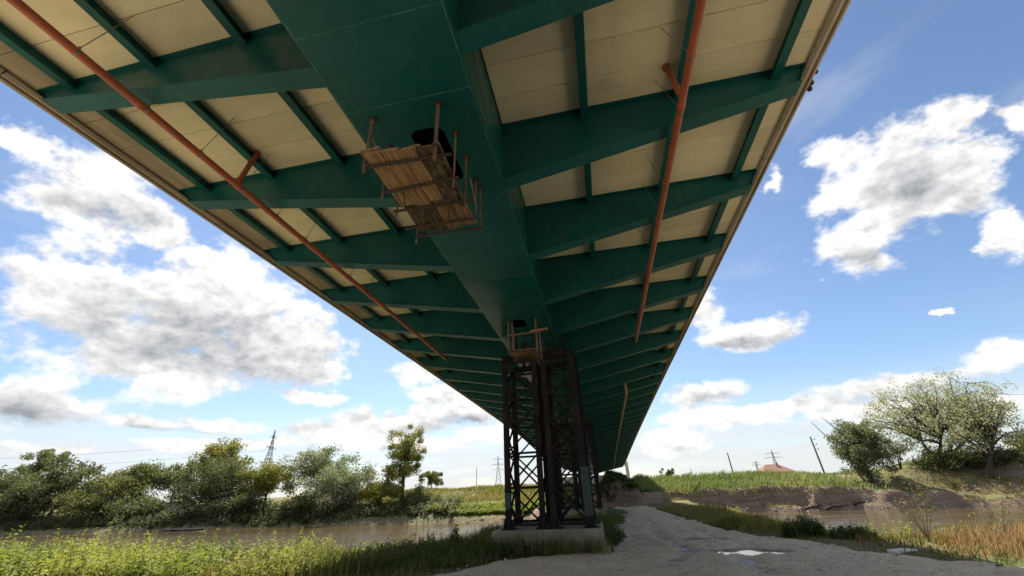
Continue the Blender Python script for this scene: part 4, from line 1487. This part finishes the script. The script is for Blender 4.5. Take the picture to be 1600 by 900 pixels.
x, y = scatter(14000, -6, 10, 9.4, 30, lambda x, y: path_in(x, y) > 0.15, g)
s = np.clip(g.lognormal(-4.4, 0.62, len(x)), 0.005, 0.06)
V, F = pebbles(g, x, y, path_z(x, y) + s * 0.05, s)
stuff('gravel', 'loose pebbles strewn over the gravel track', V, F, M['pebble'])
x, y = scatter(2200, -110, -8, 55, 60.5, lambda x, y: np.abs(terrain(x, y) + 1.42) < 0.25, g)
x2, y2 = scatter(900, 12, 45, 52, 59, lambda x, y: np.abs(terrain(x, y) + 1.40) < 0.3, g)
x, y = np.concatenate([x, x2]), np.concatenate([y, y2])
s = np.clip(g.lognormal(-2.2, 0.5, len(x)), 0.05, 0.34)
V, F = pebbles(g, x, y, terrain(x, y) - s * 0.2, s)
stuff('shore_stones', 'pale stones along the waterline of the far bank', V, F, M['stone'])
mb_s = bpy.data.objects.new('flat_stone', SM[2].copy())
mb_s.data.materials.append(M['white_concrete'])
mb_s.scale = (0.42, 0.16, 0.14)
mb_s.location = (6.75, 13.05, 0.03)
COL.objects.link(mb_s)
tag(mb_s, 'flat pale stone lying at the right edge of the gravel track', 'stone')

# ---------------------------------------------------------------- far bank grass
x, y = scatter(30000, 4, 60, 55.5, 82, lambda x, y: (terrain(x, y) > 0.15) & (g.uniform(0, 1, len(x)) < 0.35 + 0.65 * sstep(33, 24, x)), g)
h = (0.85 + fbm(x, y, 0.25, 3, 91) * 0.6) * g.uniform(0.55, 1.2, len(x)) * (1 - 0.6 * sstep(25, 34, x))
V, F = blades(g, x, y, terrain(x, y) - 0.05, np.maximum(h, 0.2), g.uniform(0.05, 0.13, len(x)), 0.4, (0.30, 0))
stuff('levee_reeds', 'tall green reeds covering the right far bank', V, F, M['grass_far'])
x, y = scatter(9000, 6, 52, 54.5, 62, lambda x, y: (terrain(x, y) > -1.2) & (terrain(x, y) < 1.1) & (fbm(x, y, 0.5, 3, 99) > 0.10), g)
V, F = blades(g, x, y, terrain(x, y) - 0.05, g.uniform(0.15, 0.6, len(x)), g.uniform(0.03, 0.07, len(x)), 0.9)
stuff('cliff_tufts', 'tan tufts of dry grass clinging to the brown earth cliff', V, F, M['grass_tan'])
x, y = scatter(9000, -2.0, 5.0, 40.5, 55, lambda x, y: (terrain(x, y) + fbm(x, y, 0.9, 3, 97) * 1.2 > 1.0), g)
V, F = leafy(g, x, y, terrain(x, y) - 0.05, g.uniform(0.08, 0.35, len(x)), 6, 0.18, 0.045)
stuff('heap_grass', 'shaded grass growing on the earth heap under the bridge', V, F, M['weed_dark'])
x, y = scatter(24000, -46, -4, 57, 96, lambda x, y: terrain(x, y) > -0.9, g)
h = (0.55 + fbm(x, y, 0.2, 3, 95) * 0.6) * g.uniform(0.5, 1.3, len(x))
V, F = blades(g, x, y, terrain(x, y) - 0.05, np.maximum(h, 0.15), g.uniform(0.06, 0.13, len(x)), 0.5)
stuff('field_grass', 'yellow-green field grass on the left far bank behind the trestle', V, F, M['grass_field'])
x, y = scatter(5000, -24, -7, 56.5, 61.5, lambda x, y: (terrain(x, y) > -1.4) & (terrain(x, y) < 0.1), g)
V, F = leafy(g, x, y, terrain(x, y) - 0.05, g.uniform(0.3, 0.8, len(x)), 8, 0.30, 0.09)
stuff('shore_plants', 'low bright green plants at the water edge left of the trestle', V, F, M['weed_bright'])
x, y = scatter(3500, -120, -20, 56, 62, lambda x, y: (terrain(x, y) > -1.45) & (terrain(x, y) < 1.2), g)
V, F = leafy(g, x, y, terrain(x, y) - 0.05, g.uniform(0.5, 1.6, len(x)), 14, 0.36, 0.10)
stuff('bank_undergrowth', 'dark undergrowth along the left far waterline beneath the trees', V, F, M['leaf_dark'])


# ---------------------------------------------------------------- trees of the left far bank
def on(x, y):
    return (x, y, float(terrain(x, y)))


GL = 'trees along the left far bank'
TL = [
    ('tree', 'dark green tree at the left edge of the far bank', -112, 63, 8.0, 8.2, 'leaf_dark', dict(cb=0.03, clumps=90, per=90, lsize=0.30)),
    ('tree', 'thin grey-green tree top rising behind the dark trees at far left', -128, 76, 12.6, 5.5, 'leaf_willow', dict(cb=0.35, clumps=60, per=70, lsize=0.30, spread=0.2)),
    ('tree', 'large dark rounded tree second from the left on the far bank', -97, 62, 8.3, 8.4, 'leaf_dark', dict(cb=0.02, clumps=100, per=95, lsize=0.30)),
    ('tree', 'low olive willow spreading over the far waterline at left', -84, 61, 5.4, 7.2, 'leaf_olive', dict(cb=0.02, clumps=85, per=85, lsize=0.26)),
    ('tree', 'olive tree with bare forked trunk on the left far bank', -84, 66, 8.0, 6.6, 'leaf_olive', dict(cb=0.30, clumps=85, per=75, lsize=0.25, limb=20)),
    ('tree', 'slim pale tree beside the forked olive tree', -79, 68, 7.8, 4.4, 'leaf_willow', dict(cb=0.30, clumps=50, per=70, lsize=0.25)),
    ('tree', 'tall light green tree rising behind the broad dark willow', -78.5, 76, 12.0, 6.2, 'leaf_poplar', dict(cb=0.25, clumps=80, per=80, lsize=0.28)),
    ('tree', 'broad dark willow hanging over the water left of centre', -63.5, 62, 7.4, 7.6, 'leaf_dark', dict(cb=0.02, clumps=110, per=95, lsize=0.24)),
    ('tree', 'yellow-green tree below the tall pylon', -55.3, 64, 7.4, 5.7, 'leaf_yellow', dict(cb=0.05, clumps=85, per=85, lsize=0.22)),
    ('tree', 'tall silvery tree with open crown on the left far bank', -47.6, 66, 9.6, 6.9, 'leaf_silver', dict(cb=0.15, clumps=110, per=70, lsize=0.21, spread=0.19, limb=22)),
    ('tree', 'silver green bushy willow right of the tall silvery tree', -39, 60.5, 5.6, 6.3, 'leaf_silver', dict(cb=0.02, clumps=110, per=90, lsize=0.20)),
    ('bush', 'dark low bush at the waterline under the silvery tree', -44.5, 59.5, 3.3, 4.4, 'leaf_dark', dict(cb=0.02, clumps=60, per=80, lsize=0.19)),
    ('bush', 'small yellow-green bush at the foot of the tall yellow-topped tree', -32.5, 60.5, 4.0, 3.4, 'leaf_yellow', dict(cb=0.02, clumps=60, per=80, lsize=0.18)),
    ('tree', 'tall narrow yellow-topped tree with dark trunk standing alone', -31.0, 64, 10.2, 3.9, 'leaf_poplar', dict(cb=0.18, clumps=110, per=85, lsize=0.18, limb=22, trunk_r=0.36, depth=1.0, tip=0.1, upright=0.1, trunk_h=6.0)),
    ('tree', 'small round green tree in the field right of the yellow-topped tree', -34.8, 85, 4.6, 3.1, 'leaf_olive', dict(cb=0.36, clumps=40, per=70, lsize=0.20, trunk_r=0.13)),
    ('bush', 'olive bush on the bank slope below the small round tree', -26.5, 61, 2.6, 3.0, 'leaf_olive', dict(cb=0.02, clumps=45, per=70, lsize=0.17)),
    ('bush', 'dark scrub filling the waterline between willow and yellow-green tree', -56, 60, 3.0, 5.0, 'leaf_dark', dict(cb=0.02, clumps=60, per=80, lsize=0.20)),
    ('bush', 'dark scrub at the waterline under the forked olive tree', -76, 60.5, 2.8, 5.4, 'leaf_dark', dict(cb=0.02, clumps=60, per=80, lsize=0.22)),
    ('bush', 'dark scrub between the two leftmost dark trees', -104, 60.5, 4.5, 6.0, 'leaf_dark', dict(cb=0.02, clumps=60, per=80, lsize=0.28)),
    ('tree', 'pale green tree between forked olive tree and broad willow', -71.5, 70, 7.6, 4.5, 'leaf_willow', dict(cb=0.2, clumps=60, per=70, lsize=0.25)),
]
for i, (nm, lab, x, y, h, hw, leaf, kw) in enumerate(TL):
    b = on(x, y)
    tree({'tree': 'tree', 'bush': 'bush'}[nm], lab, b, (h - max(0.0, b[2] * 0.5)) * (1.14 if nm == 'tree' else 1.0), hw * (0.92 if nm == 'tree' else 1.0), leaf, seed=i, group=GL, **kw)

# ---------------------------------------------------------------- trees of the right far bank
GR = 'trees on the right far bank'
tree('tree', 'dense dark tree with bare twigs on top, leftmost of the right bank trees', on(31.8, 62), 8.0, 3.7, 'leaf_willow', cb=0.0, clumps=150, per=85, lsize=0.16, limb=30, twiggy=3, seed=41, group=GR, lean=(0.9, 0), wob=0.25, tip=0.1, trunk_h=3.0)
tree('tree', 'large spreading pale tree with open crown and radiating limbs', on(42.6, 66), 11.2, 8.2, 'leaf_pale', cb=0.10, clumps=380, per=30, lsize=0.15, limb=80, stems=4, twiggy=3, spread=0.12, trunk_r=0.42, seed=42, group=GR, lean=(3.0, 0), shell=0.42, upright=0.12, trunk_h=2.8, wob=0.15)
tree('tree', 'pale tree with leaning dark trunk, rightmost on the far bank', on(42.6, 60), 10.0, 5.0, 'leaf_pale', cb=0.20, clumps=190, per=30, lsize=0.14, limb=46, stems=1, twiggy=2, spread=0.16, trunk_r=0.34, seed=43, group=GR, lean=(3.6, 0), shell=0.42, upright=0.10, trunk_h=3.4)
tree('tree', 'small sparse tree between the dense tree and the large pale tree', on(38.0, 66.5), 4.6, 3.2, 'leaf_willow', cb=0.15, clumps=60, per=30, lsize=0.15, limb=24, twiggy=2, stems=3, seed=44, group=GR, trunk_r=0.14)
tree('bush', 'dark shaded bush beneath the large pale tree', on(41.5, 63), 2.0, 4.5, 'leaf_dark', cb=0.0, clumps=60, per=70, lsize=0.17, seed=45, group=GR)
tree('bush', 'dark bush at the foot of the rightmost leaning trunk', on(45.5, 62), 2.4, 3.2, 'leaf_dark', cb=0.0, clumps=50, per=60, lsize=0.17, seed=46, group=GR)
tree('bush', 'low green hedge bush at the right edge of the far bank', on(54, 66), 2.4, 3.5, 'leaf_olive', cb=0.0, clumps=50, per=60, lsize=0.18, seed=47, group=GR)
tree('bush', 'squat green bush on the skyline beside the bridge end', on(13.2, 104), 3.2, 2.8, 'leaf_yellow', cb=0.05, clumps=50, per=60, lsize=0.2, seed=48, group=GR)
tree('tree', 'small upright tree on the skyline beside the bridge end', on(14.4, 108), 5.2, 1.6, 'leaf_olive', cb=0.25, clumps=40, per=50, lsize=0.2, seed=49, group=GR, trunk_r=0.12)
tree('bush', 'small tan shrub on the earth cliff beneath the leaning tree', on(37.5, 57.8), 1.9, 1.5, 'grass_tan', cb=0.1, clumps=24, per=24, lsize=0.10, limb=18, twiggy=3, seed=50, group=GR, trunk_r=0.06)
for (k, (a, b)) in enumerate((((30.2, 61.5, 3.6), (27.6, 61.5, 8.3)), ((31.5, 62, 5.5), (29.2, 62, 9.0)))):
    mb = MB()
    c = (Vector(a) + Vector(b)) / 2 + Vector((0.25, 0, -0.2))
    z0 = float(terrain(a[0] + 0.8, a[1]))
    mb.tube([(a[0] + 0.9, a[1], z0 - 0.2), a, c, b], [0.13, 0.10, 0.07, 0.03], 6)
    tag(mb.build('dead_trunk', M['twig'], None, True), ('bare dead trunk leaning left out of the dense dark tree', 'second bare dead stem rising above the dense dark tree')[k], 'trunk', 'dead stems by the dense dark tree')

# driftwood on the far right waterline
for k, (x, y, l, a) in enumerate(((21.5, 56.6, 3.2, 0.3), (23.5, 56.2, 2.4, -0.4), (26.5, 56.4, 2.0, 0.8))):
    z = float(terrain(x, y))
    mb = MB()
    d = Vector((math.cos(a), math.sin(a) * 0.4, 0.12)) * l
    p = Vector((x, y, max(z, -1.45) + 0.12))
    mb.tube([p, p + d * 0.4 + Vector((0, 0, 0.15)), p + d], [0.14, 0.11, 0.05], 7)
    for q in range(4):
        s_ = p + d * (0.3 + 0.18 * q)
        mb.tube([s_, s_ + Vector(unit(rng.normal(size=3) + np.array((0, 0, 0.8)))) * 0.8], [0.05, 0.015], 5)
    tag(mb.build('driftwood_log', M['bark'], None, True), ('long grey driftwood log below the earth cliff', 'middle driftwood log at the far right waterline', 'short driftwood log farthest right at the waterline')[k], 'log', 'driftwood at the far waterline')

# ---------------------------------------------------------------- house, jetty, poles, pylons
hx, hy, hz = 41.0, 119, 0.9
ho = empty('house', (hx, hy, hz), 'small house with red tiled hip roof behind the right far bank', 'house')
mb = MB()
mb.box(hx - 3.3, hx + 3.3, hy - 3.5, hy + 3.5, hz, 3.55)
mb.build('wall', M['wall'], ho)
mb = MB()
e, t0, t1 = 0.45, 3.5, 5.35
mb.quad((hx - 3.3 - e, hy - 3.5 - e, t0), (hx + 3.3 + e, hy - 3.5 - e, t0), (hx + 1.4, hy, t1), (hx - 1.4, hy, t1))
mb.quad((hx + 3.3 + e, hy + 3.5 + e, t0), (hx - 3.3 - e, hy + 3.5 + e, t0), (hx - 1.4, hy, t1), (hx + 1.4, hy, t1))
mb.quad((hx - 3.3 - e, hy + 3.5 + e, t0), (hx - 3.3 - e, hy - 3.5 - e, t0), (hx - 1.4, hy, t1))
mb.quad((hx + 3.3 + e, hy - 3.5 - e, t0), (hx + 3.3 + e, hy + 3.5 + e, t0), (hx + 1.4, hy, t1))
mb.quad((hx - 3.3 - e, hy - 3.5 - e, t0 - 0.05), (hx - 3.3 - e, hy + 3.5 + e, t0 - 0.05), (hx + 3.3 + e, hy + 3.5 + e, t0 - 0.05), (hx + 3.3 + e, hy - 3.5 - e, t0 - 0.05))
rf = mb.build('roof', M['roof'], ho)
mb = MB()
mb.box(hx + 0.7, hx + 1.2, hy - 1.2, hy - 0.7, 4.2, 5.6)
mb.build('chimney', M['wall'], rf)
for wx in (-2.4, 0.2, 2.4):
    mb = MB()
    mb.box(hx + wx - 0.5, hx + wx + 0.5, hy - 3.54, hy - 3.46, 2.2, 3.4)
    mb.build('window', M['asphalt'], ho)

jx, jy = -60.5, 55.6
jt = empty('jetty', (jx, jy, -1.5), 'small grey floating jetty at the left far waterline', 'jetty')
for k in range(6):
    mb = MB()
    mb.box(jx - 3 + k, jx - 2.04 + k, jy - 0.6, jy + 0.6, -1.38, -1.32)
    mb.build('plank', M['stone'], jt)
mb = MB()
for k in range(3):
    mb.tube([(jx - 2.6 + 2.6 * k, jy - 0.4, -1.75), (jx - 2.6 + 2.6 * k, jy + 0.4, -1.75)], 0.001, 6)
    mb.box(jx - 3.0 + 2.4 * k, jx - 1.9 + 2.4 * k, jy - 0.5, jy + 0.5, -1.6, -1.381)
mb.build('float', M['asphalt'], jt)
for px in (-3.1, 3.1):
    tube_part('mooring_post', jt, (jx + px, jy + 0.6, -2.2), (jx + px, jy + 0.6, -0.5), 0.07, M['pole'])
sh = empty('shed', (-72.5, 63.5, 0.2), 'low pale shed half hidden behind the left bank trees', 'shed')
mb = MB()
zb_ = float(terrain(-72.5, 63.5)) - 0.2
mb.box(-75.2, -69.8, 62.5, 65, zb_, zb_ + 2.0)
mb.build('wall', M['white_concrete'], sh)
mb = MB()
mb.hexa([(-75.6, 62.1, zb_ + 2.0), (-69.4, 62.1, zb_ + 2.0), (-69.4, 65.4, zb_ + 2.3), (-75.6, 65.4, zb_ + 2.3), (-75.6, 62.1, zb_ + 2.1), (-69.4, 62.1, zb_ + 2.1), (-69.4, 65.4, zb_ + 2.4), (-75.6, 65.4, zb_ + 2.4)])
mb.build('roof', M['galv'], sh)


def pole(label, x, y, top, r, arm=False, lean=0.0):
    z = float(terrain(x, y))
    t = empty('utility_pole', (x, y, z), label, 'pole', 'utility poles on the skyline')
    mb = MB()
    mb.tube([(x, y, z - 0.5), (x + lean * 0.5, y, (z + top) / 2), (x + lean, y, top)], [r, r * 0.9, r * 0.7], 8)
    mb.build('post', M['pole'], t)
    if arm:
        for k in range(3):
            mb = MB()
            zz = top - 0.6 - 0.9 * k
            mb.bar((x + lean - 0.05, y, zz), (x + lean + 0.75, y, zz + 0.1), 0.07, 0.07)
            mb.tube([(x + lean + 0.7, y, zz + 0.1), (x + lean + 0.7, y, zz + 0.35)], 0.06, 6)
            mb.build('insulator', M['galv'], t)


pole('thin pole on the field skyline just left of the trestle', -54.1, 182, 11.8, 0.16)
pole('bare leaning pole on the skyline between bridge and red roof', 36.2, 135.2, 9.4, 0.20, False, -0.2)
pole('wooden pole with insulators right of the red roofed house', 40.2, 91.6, 9.0, 0.17, True, -0.25)
pole('short thin pole on the skyline nearest the bridge end', 36.3, 196.7, 7.7, 0.14)
pole('thin pole behind the rightmost tree', 57.5, 72, 7.2, 0.10, False, -0.4)


def pylon(label, x, y, top, wide, arms, r=0.16, rot=0.0):
    z = float(terrain(x, y))
    t = empty('pylon', (x, y, z), label, 'pylon', 'lattice power pylons on the skyline')
    H_ = top - z
    ca, sa = math.cos(rot), math.sin(rot)
    P = lambda u, v, w: (x + u * ca - v * sa, y + u * sa + v * ca, z + w)
    wd = lambda w: wide * (1 - 0.80 * min(1, w / (H_ * 0.72))) if w < H_ * 0.72 else wide * 0.20 * (1 - 0.85 * (w - H_ * 0.72) / (H_ * 0.28))
    lv = [0, 0.16, 0.30, 0.42, 0.53, 0.62, 0.70, 0.78, 0.86, 0.93, 1.0]
    mb = MB()
    for sx in (-1, 1):
        for sy in (-1, 1):
            mb.tube([P(sx * wd(q * H_) / 2, sy * wd(q * H_) / 2, q * H_) for q in lv], r, 5)
    mb.build('mast', M['galv'], t)
    mb = MB()
    for a, b in zip(lv[:-1], lv[1:]):
        for s in (-1, 1):
            for (f1, f2) in ((-1, 1), (1, -1)):
                mb.tube([P(f1 * wd(a * H_) / 2, s * wd(a * H_) / 2, a * H_), P(f2 * wd(b * H_) / 2, s * wd(b * H_) / 2, b * H_)], r * 0.6, 4, False)
                mb.tube([P(s * wd(a * H_) / 2, f1 * wd(a * H_) / 2, a * H_), P(s * wd(b * H_) / 2, f2 * wd(b * H_) / 2, b * H_)], r * 0.6, 4, False)
    mb.build('lattice', M['galv'], t)
    tips = []
    for (q, half) in arms:
        mb = MB()
        for s in (-1, 1):
            w0 = wd(q * H_) / 2
            mb.tube([P(0, 0, q * H_ + 0.9), P(s * half, 0, q * H_)], r * 0.8, 4, False)
            mb.tube([P(s * w0, w0, q * H_), P(s * half, 0, q * H_)], r * 0.8, 4, False)
            mb.tube([P(s * w0, -w0, q * H_), P(s * half, 0, q * H_)], r * 0.8, 4, False)
            mb.tube([P(s * half, 0, q * H_), P(s * half, 0, q * H_ - 1.6)], r * 0.6, 4)
            tips.append(P(s * half, 0, q * H_ - 1.6))
        mb.build('cross_arm', M['galv'], t)
    return tips


tips = pylon('tall lattice pylon rising behind the left bank trees', -146.2, 165.8, 31.1, 6.0, [(0.90, 3.4), (0.75, 5.0), (0.60, 4.0)], 0.115, 1.9)
pylon('distant lattice pylon on the skyline left of the trestle', -91.3, 374.0, 31.1, 6.5, [(0.90, 4.0), (0.76, 6.0), (0.62, 5.0)], 0.15, 0.2)
pylon('faint lattice pylon directly behind the red roofed house', 181.8, 513.8, 31.8, 7.0, [(0.88, 7.0), (0.74, 9.0)], 0.16, 0.1)
pylon('faint shorter pylon just left of the red roofed house', 181.1, 572.0, 24.2, 6.0, [(0.90, 4.0), (0.78, 5.0)], 0.16, 0.1)
for k, tp in enumerate(sorted(tips, key=lambda p: -p[2])[::2]):
    mb = MB()
    a = Vector(tp)
    b = a + Vector((-250, -75, -1.0))
    pts = []
    for i in range(13):
        u = i / 12
        p = a.lerp(b, u)
        p.z -= 9.0 * 4 * u * (1 - u) * 0.45
        pts.append(p)
    mb.tube(pts, 0.035, 4, False)
    tag(mb.build('power_cable', M['asphalt']), ('uppermost power cable stretching left from the tall pylon', 'middle power cable stretching left from the tall pylon', 'lowest power cable stretching left from the tall pylon')[k], 'cable', 'power cables at left')
